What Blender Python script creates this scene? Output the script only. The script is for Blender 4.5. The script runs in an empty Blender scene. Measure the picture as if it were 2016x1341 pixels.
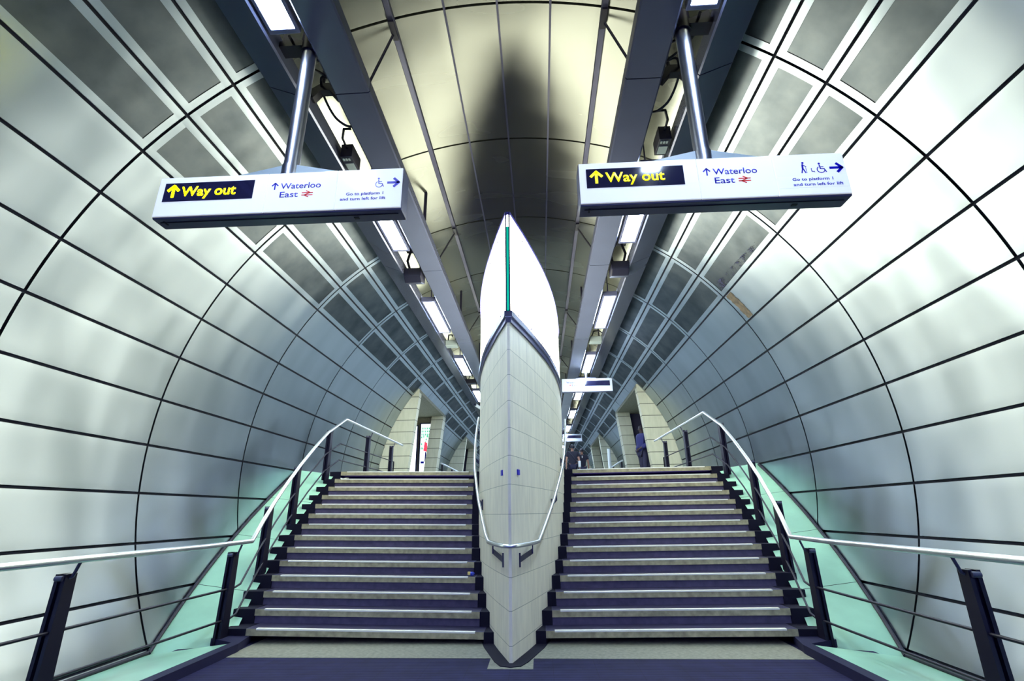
import bpy, bmesh, math, random
from mathutils import Vector, Matrix
random.seed(7)
PI = math.pi
SC = bpy.context.scene
COL = SC.collection

# ------------------------------------------------------------------ camera
CAM = bpy.data.cameras.new('camera')
CAM.sensor_width = 36.0
CAM.lens = 982.445 / 2016 * 36.0
CAM.clip_start = 0.05
CAM.clip_end = 300
cam = bpy.data.objects.new('camera', CAM)
COL.objects.link(cam)
YAW, PITCH, ROLL = 5.08986612e-02, 3.32855200e-01, -1.05920124e-02


def cam_axes():
    cy, sy, cp, sp = math.cos(YAW), math.sin(YAW), math.cos(PITCH), math.sin(PITCH)
    f = Vector((-sy * cp, cy * cp, sp))
    r = Vector((cy, sy, 0))
    u = r.cross(f)
    cr, sr = math.cos(ROLL), math.sin(ROLL)
    return cr * r + sr * u, -sr * r + cr * u, f


_r, _u, _f = cam_axes()
M = Matrix((_r, _u, -_f)).transposed().to_4x4()
M.translation = Vector((0.3251, 0.0, 1.379))
cam.matrix_world = M
SC.camera = cam

# ------------------------------------------------------------------ world, exposure
SC.view_settings.view_transform = 'Standard'
SC.view_settings.look = 'None'
SC.view_settings.gamma = 1.0
SC.view_settings.exposure = 0.35
SC.view_settings.use_curve_mapping = False
W = bpy.data.worlds.new('world')
SC.world = W
W.use_nodes = True
bg = W.node_tree.nodes.get('Background') or W.node_tree.nodes.new('ShaderNodeBackground')
bg.inputs[0].default_value = (0.07, 0.05, 0.50, 1)
bg.inputs[1].default_value = 2.2
wo = W.node_tree.nodes.get('World Output') or W.node_tree.nodes.new('ShaderNodeOutputWorld')
W.node_tree.links.new(bg.outputs[0], wo.inputs[0])
SC.cycles.use_denoising = True
SC.cycles.sample_clamp_indirect = 4.0
SC.cycles.max_bounces = 8
LAMP_DOWN = 70.0      # strip lights, lower lens
LAMP_UP = 30.0        # strip lights, upper lens
LANTERN = 11.5         # lit glass of the prow

# ------------------------------------------------------------------ constants
R = 4.5
AZ = 2.119            # tunnel axis height above lower floor
RING0, RINGD = 3.915, 2.0805
RISE, GO, Y1 = 0.156, 0.281, 6.313
ZUP = 14 * RISE       # upper floor level

# ------------------------------------------------------------------ materials
MAT = {}


def mat(name, col, rough=0.5, metal=0.0, emit=None, estr=0.0, spec=None, noise=0.0, nscale=3.0, bump=0.0, bscale=20.0, stretch=None):
    m = bpy.data.materials.new(name)
    m.use_nodes = True
    nt = m.node_tree
    b = nt.nodes['Principled BSDF']
    b.inputs['Base Color'].default_value = (*col, 1)
    b.inputs['Roughness'].default_value = rough
    b.inputs['Metallic'].default_value = metal
    if spec is not None:
        b.inputs['Specular IOR Level'].default_value = spec
    if emit:
        b.inputs['Emission Color'].default_value = (*emit, 1)
        b.inputs['Emission Strength'].default_value = estr
    if noise or bump:
        geo = nt.nodes.new('ShaderNodeNewGeometry')
        src = geo.outputs['Position']
        if stretch:
            mp = nt.nodes.new('ShaderNodeMapping')
            mp.inputs['Scale'].default_value = stretch
            nt.links.new(src, mp.inputs[0])
            src = mp.outputs[0]
    if noise:
        n = nt.nodes.new('ShaderNodeTexNoise')
        n.inputs['Scale'].default_value = nscale
        n.inputs['Detail'].default_value = 6
        nt.links.new(src, n.inputs['Vector'])
        r = nt.nodes.new('ShaderNodeValToRGB')
        r.color_ramp.elements[0].position = 0.3
        r.color_ramp.elements[1].position = 0.72
        r.color_ramp.elements[0].color = (*[c * (1 - noise) for c in col], 1)
        r.color_ramp.elements[1].color = (*[min(1, c * (1 + noise * 0.6)) for c in col], 1)
        nt.links.new(n.outputs['Fac'], r.inputs[0])
        nt.links.new(r.outputs[0], b.inputs['Base Color'])
    if bump:
        n2 = nt.nodes.new('ShaderNodeTexNoise')
        n2.inputs['Scale'].default_value = bscale
        n2.inputs['Detail'].default_value = 4
        nt.links.new(src, n2.inputs['Vector'])
        bp = nt.nodes.new('ShaderNodeBump')
        bp.inputs['Strength'].default_value = bump
        bp.inputs['Distance'].default_value = 0.02
        nt.links.new(n2.outputs['Fac'], bp.inputs['Height'])
        nt.links.new(bp.outputs[0], b.inputs['Normal'])
    MAT[name] = m
    return m


def metal_panel(name, col, r0, r1, warp, dots=False, diffuse_share=0.0):
    m = bpy.data.materials.new(name)
    m.use_nodes = True
    nt = m.node_tree
    L = nt.links.new
    nt.nodes.remove(nt.nodes['Principled BSDF'])
    b = nt.nodes.new('ShaderNodeBsdfAnisotropic')      # satin metal: soft but compact sheen
    b.distribution = 'BECKMANN'
    out = nt.nodes['Material Output'].inputs['Surface']
    if diffuse_share:                                          # diffuse share mixed in to brighten the far vault
        df = nt.nodes.new('ShaderNodeBsdfDiffuse')
        df.inputs['Color'].default_value = (0.62, 0.64, 0.52, 1)
        ms = nt.nodes.new('ShaderNodeMixShader')
        ms.inputs[0].default_value = diffuse_share
        L(b.outputs[0], ms.inputs[1]); L(df.outputs[0], ms.inputs[2]); L(ms.outputs[0], out)
    else:
        L(b.outputs[0], out)
    geo = nt.nodes.new('ShaderNodeNewGeometry')
    # slow warp of the sheet
    n1 = nt.nodes.new('ShaderNodeTexNoise')
    n1.inputs['Scale'].default_value = 0.9
    n1.inputs['Detail'].default_value = 2
    L(geo.outputs['Position'], n1.inputs['Vector'])
    # streaks stretched along the ring direction
    mp = nt.nodes.new('ShaderNodeMapping')
    mp.inputs['Scale'].default_value = (0.6, 2.2, 0.6)
    L(geo.outputs['Position'], mp.inputs[0])
    n2 = nt.nodes.new('ShaderNodeTexNoise')
    n2.inputs['Scale'].default_value = 1.2
    n2.inputs['Detail'].default_value = 1.0
    n2.inputs['Roughness'].default_value = 0.4
    L(mp.outputs[0], n2.inputs['Vector'])
    mr = nt.nodes.new('ShaderNodeMapRange')
    mr.inputs['From Min'].default_value = 0.0
    mr.inputs['From Max'].default_value = 1.0
    mr.interpolation_type = 'SMOOTHSTEP'
    mr.inputs['To Min'].default_value = r0
    mr.inputs['To Max'].default_value = r1
    L(n2.outputs['Fac'], mr.inputs['Value'])
    L(mr.outputs[0], b.inputs['Roughness'])
    rp = nt.nodes.new('ShaderNodeValToRGB')
    rp.color_ramp.elements[0].position = 0.3
    rp.color_ramp.elements[1].position = 0.7
    rp.color_ramp.elements[0].color = (*[c * 0.9 for c in col], 1)
    rp.color_ramp.elements[1].color = (*col, 1)
    L(n2.outputs['Fac'], rp.inputs[0])
    L(rp.outputs[0], b.inputs['Color'])
    bp = nt.nodes.new('ShaderNodeBump')
    bp.inputs['Strength'].default_value = warp
    bp.inputs['Distance'].default_value = 0.06
    L(n1.outputs['Fac'], bp.inputs['Height'])
    last = bp
    if dots:
        # perforated sheet: cloudy, uneven grey
        v = nt.nodes.new('ShaderNodeTexNoise')
        v.inputs['Scale'].default_value = 2.6
        v.inputs['Detail'].default_value = 5
        L(geo.outputs['Position'], v.inputs['Vector'])
        r2 = nt.nodes.new('ShaderNodeValToRGB')
        r2.color_ramp.elements[0].position = 0.3
        r2.color_ramp.elements[1].position = 0.75
        r2.color_ramp.elements[0].color = (0.55, 0.58, 0.58, 1)
        r2.color_ramp.elements[1].color = (1, 1, 0.95, 1)
        L(v.outputs['Fac'], r2.inputs[0])
        mx = nt.nodes.new('ShaderNodeMixRGB')
        mx.blend_type = 'MULTIPLY'
        mx.inputs[0].default_value = 1.0
        L(rp.outputs[0], mx.inputs[1])
        L(r2.outputs[0], mx.inputs[2])
        L(mx.outputs[0], b.inputs['Color'])
    L(last.outputs[0], b.inputs['Normal'])
    MAT[name] = m
    return m


def brick_mat(name, col, joint, bw, bh, rough=0.55, mortar=0.006, off=(0, 0), spec=0.5, dark=0.25):
    """concrete cast in courses: joints and stains from the UV map (metres)"""
    m = bpy.data.materials.new(name)
    m.use_nodes = True
    nt = m.node_tree
    L = nt.links.new
    b = nt.nodes['Principled BSDF']
    b.inputs['Specular IOR Level'].default_value = spec
    uv = nt.nodes.new('ShaderNodeUVMap')
    mp = nt.nodes.new('ShaderNodeMapping')
    mp.inputs['Location'].default_value = (off[0], off[1], 0)
    L(uv.outputs[0], mp.inputs[0])
    br = nt.nodes.new('ShaderNodeTexBrick')
    br.inputs['Scale'].default_value = 1.0
    br.inputs['Brick Width'].default_value = bw
    br.inputs['Row Height'].default_value = bh
    br.inputs['Mortar Size'].default_value = mortar
    br.inputs['Mortar Smooth'].default_value = 0.2
    br.inputs['Color1'].default_value = (1, 1, 1, 1)
    br.inputs['Color2'].default_value = (0.95, 0.95, 0.95, 1)
    br.inputs['Mortar'].default_value = (*joint, 1)
    L(mp.outputs[0], br.inputs['Vector'])
    st = nt.nodes.new('ShaderNodeMapping')
    st.inputs['Scale'].default_value = (5.0, 0.8, 1)
    L(uv.outputs[0], st.inputs[0])
    n = nt.nodes.new('ShaderNodeTexNoise')
    n.inputs['Scale'].default_value = 2.0
    n.inputs['Detail'].default_value = 8
    n.inputs['Roughness'].default_value = 0.62
    L(st.outputs[0], n.inputs['Vector'])
    rp = nt.nodes.new('ShaderNodeValToRGB')
    rp.color_ramp.elements[0].position = 0.3
    rp.color_ramp.elements[1].position = 0.62
    rp.color_ramp.elements[0].color = (*[c * (1 - dark) for c in col], 1)
    rp.color_ramp.elements[1].color = (*col, 1)
    L(n.outputs['Fac'], rp.inputs[0])
    mx = nt.nodes.new('ShaderNodeMixRGB')
    mx.blend_type = 'MULTIPLY'
    mx.inputs[0].default_value = 1
    L(rp.outputs[0], mx.inputs[1])
    L(br.outputs['Color'], mx.inputs[2])
    L(mx.outputs[0], b.inputs['Base Color'])
    b.inputs['Roughness'].default_value = rough
    MAT[name] = m
    return m


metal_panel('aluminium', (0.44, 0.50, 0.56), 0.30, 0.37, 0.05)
metal_panel('vault_metal', (0.09, 0.093, 0.083), 0.22, 0.30, 0.05, diffuse_share=0.05)  # same aluminium, darkened to hold down the lantern's reflection
metal_panel('perforated', (0.130, 0.145, 0.165), 0.32, 0.40, 0.05, dots=True)
mat('joint_black', (0.008, 0.007, 0.02), 0.6)
mat('bar_grey', (0.06, 0.06, 0.10), 0.4, 0.5)
mat('black_steel', (0.003, 0.0025, 0.011), 0.45, spec=0.3)
mat('stainless', (0.78, 0.82, 0.84), 0.33, 1.0)
mat('beam_grey', (0.085, 0.095, 0.150), 0.22, 0.3, noise=0.05, nscale=2)
mat('teal', (0.31, 0.58, 0.41), 0.3, noise=0.25, nscale=1.3)
mat('kerb', (0.012, 0.012, 0.04), 0.7, spec=0.2)
mat('stair_concrete', (0.42, 0.38, 0.21), 0.7, noise=0.35, nscale=14)
mat('tread_stone', (0.028, 0.024, 0.06), 0.45, noise=0.25, nscale=10)
mat('riser_stone', (0.085, 0.07, 0.125), 0.7, noise=0.25, nscale=12)
mat('nosing', (0.92, 0.92, 0.75), 0.3, 0.0)  # near-white: the edge highlight is put into the strip's colour
mat('stringer_black', (0.004, 0.0035, 0.014), 0.8, spec=0.25)
mat('strip_stone', (0.22, 0.22, 0.16), 0.7, noise=0.3, nscale=25)
brick_mat('prow_concrete', (0.95, 0.89, 0.66), (0.45, 0.47, 0.42), 1.7, 0.304, rough=0.42, off=(0, -0.152), mortar=0.0035, dark=0.17)
brick_mat('portal_concrete', (0.50, 0.50, 0.36), (0.10, 0.10, 0.10), 9.0, 0.36, rough=0.6, off=(0, -0.15), mortar=0.010, dark=0.15)
mat('frame_navy', (0.035, 0.035, 0.095), 0.35)
mat('frame_light', (0.45, 0.48, 0.60), 0.3, 0.6)
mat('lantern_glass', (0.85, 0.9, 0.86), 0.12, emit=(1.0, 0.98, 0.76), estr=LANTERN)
mat('glass_edge', (0.01, 0.35, 0.24), 0.15, emit=(0.0, 0.62, 0.36), estr=0.55)
mat('glass_joint', (0.55, 0.62, 0.56), 0.3, emit=(0.8, 0.9, 0.8), estr=0.5)
mat('lamp_down', (1, 1, 1), 0.4, emit=(0.58, 0.74, 1.0), estr=LAMP_DOWN)
mat('lamp_up', (1, 1, 1), 0.4, emit=(0.98, 1.0, 0.80), estr=LAMP_UP)
mat('lamp_body', (0.10, 0.11, 0.2), 0.4)
mat('sign_white', (0.70, 0.73, 0.75), 0.12, emit=(0.95, 0.98, 0.98), estr=0.30)
mat('sign_dark', (0.05, 0.05, 0.10), 0.35)
mat('sign_black', (0.012, 0.012, 0.035), 0.08, spec=0.9)
mat('cap_blue', (0.15, 0.13, 0.60), 0.4)  # blue chosen to tint the cap's reflection in the vault
mat('letter_blue', (0.0, 0.0, 0.38), 0.3)
mat('letter_red', (0.75, 0.02, 0.01), 0.3)
mat('letter_yellow', (0.9, 0.9, 0.0), 0.4, emit=(1.0, 0.93, 0.0), estr=13.0)
mat('letter_yellow_dim', (0.9, 0.85, 0.0), 0.4, emit=(1.0, 0.9, 0.0), estr=0.75)
mat('plain_white', (0.50, 0.53, 0.55), 0.35)
mat('skin_shaded', (0.035, 0.02, 0.025), 0.6)  # darker copy of skin, silhouette shade put into the colour
mat('sticker_white', (0.80, 0.84, 0.88), 0.25, emit=(0.95, 0.98, 1.0), estr=0.24)  # slight glow added so the sticker keeps up with the lit face
mat('pole_steel', (0.42, 0.44, 0.52), 0.3, 1.0)
mat('upper_floor', (0.40, 0.42, 0.36), 0.6, noise=0.2, nscale=4)
mat('marker_blue', (0.01, 0.01, 0.45), 0.3)
mat('cable_black', (0.003, 0.003, 0.01), 0.5)
mat('speaker_black', (0.005, 0.005, 0.018), 0.5)
mat('box_grey', (0.25, 0.30, 0.30), 0.45)
mat('camera_white', (0.8, 0.85, 0.85), 0.4)
mat('skin', (0.42, 0.22, 0.16), 0.6)
mat('hair', (0.008, 0.006, 0.015), 0.7)
mat('jacket_navy', (0.006, 0.008, 0.10), 0.7)
mat('trousers_navy', (0.006, 0.006, 0.035), 0.75)
mat('shirt_black', (0.008, 0.008, 0.025), 0.75)
mat('white_cloth', (0.75, 0.78, 0.78), 0.7)
mat('passage_shade', (0.03, 0.03, 0.07), 0.8)  # unlit passages: shade put into the wall colour
mat('rust', (0.07, 0.055, 0.035), 0.9, noise=0.6, nscale=18)
mat('poster_red', (0.9, 0.05, 0.08), 0.4, emit=(1, 0.05, 0.1), estr=0.9)
mat('poster_white', (0.9, 0.95, 0.95), 0.3, emit=(0.85, 1.0, 1.0), estr=1.5)
mat('poster_green', (0.05, 0.3, 0.15), 0.3, emit=(0.1, 0.6, 0.35), estr=0.7)
mat('poster_dark', (0.02, 0.02, 0.06), 0.3)
mat('litter_blue', (0.01, 0.03, 0.5), 0.3)
mat('litter_yellow', (0.8, 0.65, 0.2), 0.4)


def floor_tactile():
    m = bpy.data.materials.new('tactile_tile')
    m.use_nodes = True
    nt = m.node_tree
    L = nt.links.new
    b = nt.nodes['Principled BSDF']
    geo = nt.nodes.new('ShaderNodeNewGeometry')
    sep = nt.nodes.new('ShaderNodeSeparateXYZ')
    L(geo.outputs['Position'], sep.inputs[0])

    def ridge(sock, period):
        a = nt.nodes.new('ShaderNodeMath'); a.operation = 'DIVIDE'; a.inputs[1].default_value = period
        L(sock, a.inputs[0])
        f = nt.nodes.new('ShaderNodeMath'); f.operation = 'FRACT'
        L(a.outputs[0], f.inputs[0])
        return f.outputs[0]
    rib = ridge(sep.outputs['Y'], 0.05)
    rr = nt.nodes.new('ShaderNodeValToRGB')
    e = rr.color_ramp.elements
    e[0].position = 0.0; e[0].color = (0.35, 0.35, 0.35, 1)
    e[1].position = 0.22; e[1].color = (1, 1, 1, 1)
    x = rr.color_ramp.elements.new(0.85); x.color = (1, 1, 1, 1)
    x = rr.color_ramp.elements.new(0.98); x.color = (0.35, 0.35, 0.35, 1)
    L(rib, rr.inputs[0])
    tile = ridge(sep.outputs['X'], 0.4)
    tr = nt.nodes.new('ShaderNodeValToRGB')
    e = tr.color_ramp.elements
    e[0].position = 0.0; e[0].color = (0.5, 0.5, 0.5, 1)
    e[1].position = 0.02; e[1].color = (1, 1, 1, 1)
    L(tile, tr.inputs[0])
    n = nt.nodes.new('ShaderNodeTexNoise'); n.inputs['Scale'].default_value = 6; n.inputs['Detail'].default_value = 6
    L(geo.outputs['Position'], n.inputs['Vector'])
    cr = nt.nodes.new('ShaderNodeValToRGB')
    cr.color_ramp.elements[0].color = (0.009, 0.008, 0.040, 1); cr.color_ramp.elements[0].position = 0.3
    cr.color_ramp.elements[1].color = (0.016, 0.015, 0.064, 1); cr.color_ramp.elements[1].position = 0.7
    L(n.outputs['Fac'], cr.inputs[0])
    m1 = nt.nodes.new('ShaderNodeMixRGB'); m1.blend_type = 'MULTIPLY'; m1.inputs[0].default_value = 1
    m2 = nt.nodes.new('ShaderNodeMixRGB'); m2.blend_type = 'MULTIPLY'; m2.inputs[0].default_value = 1
    L(cr.outputs[0], m1.inputs[1]); L(rr.outputs[0], m1.inputs[2])
    L(m1.outputs[0], m2.inputs[1]); L(tr.outputs[0], m2.inputs[2])
    L(m2.outputs[0], b.inputs['Base Color'])
    bp = nt.nodes.new('ShaderNodeBump'); bp.inputs['Strength'].default_value = 0.5; bp.inputs['Distance'].default_value = 0.006
    L(rr.outputs[0], bp.inputs['Height']); L(bp.outputs[0], b.inputs['Normal'])
    b.inputs['Roughness'].default_value = 0.75
    b.inputs['Specular IOR Level'].default_value = 0.2
    MAT['tactile_tile'] = m


floor_tactile()


def speckle_mat():
    """dirt speckle: noise decides where the thin film covers the metal"""
    m = bpy.data.materials.new('speckle')
    m.use_nodes = True
    nt = m.node_tree
    L = nt.links.new
    b = nt.nodes['Principled BSDF']
    b.inputs['Base Color'].default_value = (0.012, 0.015, 0.06, 1)
    b.inputs['Roughness'].default_value = 0.8
    geo = nt.nodes.new('ShaderNodeNewGeometry')
    n = nt.nodes.new('ShaderNodeTexNoise'); n.inputs['Scale'].default_value = 45; n.inputs['Detail'].default_value = 4
    L(geo.outputs['Position'], n.inputs['Vector'])
    n2 = nt.nodes.new('ShaderNodeTexNoise'); n2.inputs['Scale'].default_value = 5
    L(geo.outputs['Position'], n2.inputs['Vector'])
    ad = nt.nodes.new('ShaderNodeMath'); ad.operation = 'ADD'
    L(n.outputs['Fac'], ad.inputs[0]); L(n2.outputs['Fac'], ad.inputs[1])
    rp = nt.nodes.new('ShaderNodeMapRange'); rp.inputs['From Min'].default_value = 1.05; rp.inputs['From Max'].default_value = 1.15
    L(ad.outputs[0], rp.inputs['Value'])
    L(rp.outputs[0], b.inputs['Alpha'])
    MAT['speckle'] = m


speckle_mat()

# ------------------------------------------------------------------ mesh helpers
ORG = {}


class MB:
    def __init__(self):
        self.v, self.f, self.mi, self.sm, self.uv = [], [], [], [], {}

    def face(self, pts, mi=0, smooth=False, uv=None):
        i = len(self.v)
        self.v += [tuple(p) for p in pts]
        if uv:
            self.uv[len(self.f)] = uv
        self.f.append(tuple(range(i, i + len(pts))))
        self.mi.append(mi)
        self.sm.append(smooth)

    def grid(self, rows, mi=0, smooth=True, closed=False, uvs=None):
        i = len(self.v)
        n = len(rows[0])
        for r in rows:
            self.v += [tuple(p) for p in r]
        for a in range(len(rows) - 1):
            for k in range(n if closed else n - 1):
                k2 = (k + 1) % n
                if uvs:
                    self.uv[len(self.f)] = [uvs[a][k], uvs[a][k + 1], uvs[a + 1][k + 1], uvs[a + 1][k]]
                self.f.append((i + a * n + k, i + a * n + k2, i + (a + 1) * n + k2, i + (a + 1) * n + k))
                self.mi.append(mi)
                self.sm.append(smooth)

    def box(self, lo, hi, mi=0, mtx=None):
        x0, y0, z0 = lo
        x1, y1, z1 = hi
        p = [Vector(q) for q in ((x0, y0, z0), (x1, y0, z0), (x1, y1, z0), (x0, y1, z0), (x0, y0, z1), (x1, y0, z1), (x1, y1, z1), (x0, y1, z1))]
        if mtx:
            p = [mtx @ q for q in p]
        i = len(self.v)
        self.v += [tuple(q) for q in p]
        for f in ((0, 3, 2, 1), (4, 5, 6, 7), (0, 1, 5, 4), (1, 2, 6, 5), (2, 3, 7, 6), (3, 0, 4, 7)):
            self.f.append(tuple(i + k for k in f))
            self.mi.append(mi)
            self.sm.append(False)

    def prism(self, poly, axis, a, b, mi=0):
        """poly: 2-D outline; extruded along axis 'x','y' or 'z' from a to b"""
        def P(q, t):
            return {'x': (t, q[0], q[1]), 'y': (q[0], t, q[1]), 'z': (q[0], q[1], t)}[axis]
        n = len(poly)
        i = len(self.v)
        self.v += [P(q, a) for q in poly] + [P(q, b) for q in poly]
        fs = [tuple(i + k for k in range(n)), tuple(i + n + k for k in reversed(range(n)))]
        for k in range(n):
            fs.append((i + k, i + n + k, i + n + (k + 1) % n, i + (k + 1) % n))
        for f in fs:
            self.f.append(f)
            self.mi.append(mi)
            self.sm.append(False)

    def tube(self, pts, r, seg=10, mi=0, caps=True, radii=None):
        pts = [Vector(p) for p in pts]
        rows = []
        up = Vector((0, 0, 1))
        for k, p in enumerate(pts):
            if k == 0:
                d = pts[1] - p
            elif k == len(pts) - 1:
                d = p - pts[k - 1]
            else:
                d = (pts[k + 1] - p).normalized() + (p - pts[k - 1]).normalized()
            d.normalize()
            a = up if abs(d.dot(up)) < 0.95 else Vector((0, 1, 0))
            s = d.cross(a).normalized()
            t = s.cross(d).normalized()
            rad = radii[k] if radii else r
            if 0 < k < len(pts) - 1:
                c = d.dot((pts[k + 1] - p).normalized())
                # keep width at bends
                m_ = 1 / max(0.6, c)
            else:
                m_ = 1
            rows.append([p + (s * math.cos(2 * PI * j / seg) * m_ + t * math.sin(2 * PI * j / seg)) * rad for j in range(seg)])
        self.grid(rows, mi, True, closed=True)
        if caps:
            self.face(list(reversed(rows[0])), mi)
            self.face(rows[-1], mi)

    def cyl(self, a, b, r, seg=16, mi=0, r2=None):
        self.tube([a, b], r, seg, mi, True, [r, r if r2 is None else r2])

    def build(self, name, mats, parent=None, loc=(0, 0, 0), fix=True):
        me = bpy.data.meshes.new(name)
        org = ORG[parent.name] if parent is not None else Vector(loc)
        me.from_pydata([Vector(p) - org for p in self.v], [], self.f)
        if isinstance(mats, str):
            mats = [mats]
        for m in mats:
            me.materials.append(MAT[m])
        for p, mi, s in zip(me.polygons, self.mi, self.sm):
            p.material_index = mi
            p.use_smooth = s
        if self.uv:
            ul = me.uv_layers.new(name='UVMap')
            for fi, uvs in self.uv.items():
                for li, uv in zip(me.polygons[fi].loop_indices, uvs):
                    ul.data[li].uv = uv
        me.update()
        o = bpy.data.objects.new(name, me)
        COL.objects.link(o)
        if parent is not None:
            o.parent = parent
            ORG[o.name] = org
        else:
            o.location = org
            ORG[o.name] = org
        return o


def recalc(o):
    bm = bmesh.new()
    bm.from_mesh(o.data)
    bmesh.ops.recalc_face_normals(bm, faces=bm.faces)
    bm.to_mesh(o.data)
    bm.free()


def bevel(o, w=0.006, seg=2, ang=0.6):
    bm = bmesh.new()
    bm.from_mesh(o.data)
    bmesh.ops.remove_doubles(bm, verts=bm.verts, dist=1e-5)
    es = [e for e in bm.edges if len(e.link_faces) == 2 and e.calc_face_angle(0) > ang]
    bmesh.ops.bevel(bm, geom=es, offset=w, segments=seg, affect='EDGES', profile=0.6)
    bm.to_mesh(o.data)
    bm.free()
    return o


def empty(name, loc, label, cat, group=None):
    o = bpy.data.objects.new(name, None)
    COL.objects.link(o)
    o.location = loc
    o.empty_display_size = 0.1
    ORG[o.name] = Vector(loc)
    tag(o, label, cat, group)
    return o


def tag(o, label, cat, group=None):
    o['label'] = label
    o['category'] = cat
    if group:
        o['group'] = group
    return o


def structure(o, label=None, cat=None):
    o['kind'] = 'structure'
    if label:
        o['label'] = label
    if cat:
        o['category'] = cat
    return o


def interp(x, xs, ys):
    if x <= xs[0]:
        return ys[0]
    for a in range(len(xs) - 1):
        if x <= xs[a + 1]:
            t = (x - xs[a]) / (xs[a + 1] - xs[a])
            return ys[a] + t * (ys[a + 1] - ys[a])
    return ys[-1]


def catmull(pts, n=6):
    out = []
    P = [Vector(p) for p in pts]
    for i in range(len(P) - 1):
        p0 = P[max(0, i - 1)]; p1 = P[i]; p2 = P[i + 1]; p3 = P[min(len(P) - 1, i + 2)]
        for k in range(n):
            t = k / n
            out.append(0.5 * ((2 * p1) + (p2 - p0) * t + (2 * p0 - 5 * p1 + 4 * p2 - p3) * t * t + (3 * p1 - p0 - 3 * p2 + p3) * t ** 3))
    out.append(P[-1])
    return out


# ------------------------------------------------------------------ tunnel shell
SEAM0, SEAMD = 38.061, 7.2404


def seam(k):
    return SEAM0 + SEAMD * k


RINGS = [RING0 + RINGD * j for j in range(-6, 25)]
PORTALS = [15.1 + 10.4 * i for i in range(4)]
PLEN = 4.5
PORTAL_TH = 49.3


def cp(th, y, rad):
    a = math.radians(th)
    return (rad * math.sin(a), y, AZ + rad * math.cos(a))


def panel(mb, t0, t1, y0, y1, sgn, perf=False, gy=0.015, gt=0.20):
    """one curved cladding sheet with folded edges; t in degrees"""
    y0 += gy; y1 -= gy
    t0 += gt; t1 -= gt
    n = max(2, int(abs(t1 - t0) / 1.2))
    ts = [t0 + (t1 - t0) * k / n for k in range(n + 1)]

    def patch(ts, ya, yb, rad, mi):
        mb.grid([[cp(sgn * t, y, rad) for t in ts] for y in (ya, yb)], mi, True)
    if perf:
        bt = math.degrees(0.075 / R)
        by = 0.075
        a, b = t0 + bt, t1 - bt
        m_ = [a + (b - a) * k / n for k in range(n + 1)]
        patch([t0, a], y0, y1, R, 0)
        patch([b, t1], y0, y1, R, 0)
        patch(m_, y0, y0 + by, R, 0)
        patch(m_, y1 - by, y1, R, 0)
        patch(m_, y0 + by, y1 - by, R + 0.006, 2)
    else:
        patch(ts, y0, y1, R, 0)
    # folded edges
    mb.grid([[cp(sgn * t, y0, rad) for t in ts] for rad in (R, R + 0.05)], 0, False)
    mb.grid([[cp(sgn * t, y1, rad) for t in ts] for rad in (R + 0.05, R)], 0, False)
    for t in (t0, t1):
        mb.grid([[cp(sgn * t, y, rad) for rad in (R, R + 0.05)] for y in (y0, y1)], 0, False)


def y_spans(t0):
    out = []
    for a, b in zip(RINGS[:-1], RINGS[1:]):
        segs = [(a, b)]
        if t0 >= PORTAL_TH - 0.01:
            for p in PORTALS:
                nxt = []
                for (u, v) in segs:
                    if v <= p or u >= p + PLEN:
                        nxt.append((u, v))
                    else:
                        if u < p:
                            nxt.append((u, p))
                        if v > p + PLEN:
                            nxt.append((p + PLEN, v))
                segs = nxt
        out += [(u, v) for u, v in segs if v - u > 0.08]
    return out


def side_wall(sgn, name):
    mb = MB()
    for k in range(-1, 12):
        t0, t1 = seam(k) - (SEAMD if False else 0), seam(k + 1)
        if k == 11:
            t1 = 119.0
            if t1 - t0 < 1:
                continue
        rows = [(t0, t1)]
        if t0 < PORTAL_TH < t1:
            for (a, b) in y_spans(0):
                cut = [p for p in PORTALS if not (b <= p or a >= p + PLEN)]
                if not cut:
                    panel(mb, t0, t1, a, b, sgn, k <= 1)
                else:
                    p = cut[0]
                    if a < p:
                        panel(mb, t0, t1, a, p, sgn, k <= 1)
                    panel(mb, t0, PORTAL_TH, max(a, p), min(b, p + PLEN), sgn, False)
                    if b > p + PLEN and b - p - PLEN > 0.08:
                        panel(mb, t0, t1, p + PLEN, b, sgn, k <= 1)
            continue
        for a, b in y_spans(t0):
            if b < 12 or t1 < 95:
                panel(mb, t0, t1, a, b, sgn, k <= 1)
    # dark lining behind the joints
    ts = [30.8 + (119 - 30.8) * i / 48 for i in range(49)]

    def lining(ts, y0, y1):
        if y1 > y0:
            mb.grid([[cp(sgn * t, y, R + 0.06) for t in ts] for y in (y0, y1)], 1, True)
    up = [t for t in ts if t < PORTAL_TH] + [PORTAL_TH]
    dn = [PORTAL_TH] + [t for t in ts if t > PORTAL_TH]
    lining(up, RINGS[0], RINGS[-1])
    y = RINGS[0]
    for p in PORTALS:
        lining(dn, y, p + 0.1)
        y = p + PLEN - 0.1
    lining(dn, y, RINGS[-1])
    o = mb.build(name, ['aluminium', 'joint_black', 'perforated'])
    structure(o)
    return o


wl = side_wall(-1, 'wall_left')
wr = side_wall(1, 'wall_right')


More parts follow.
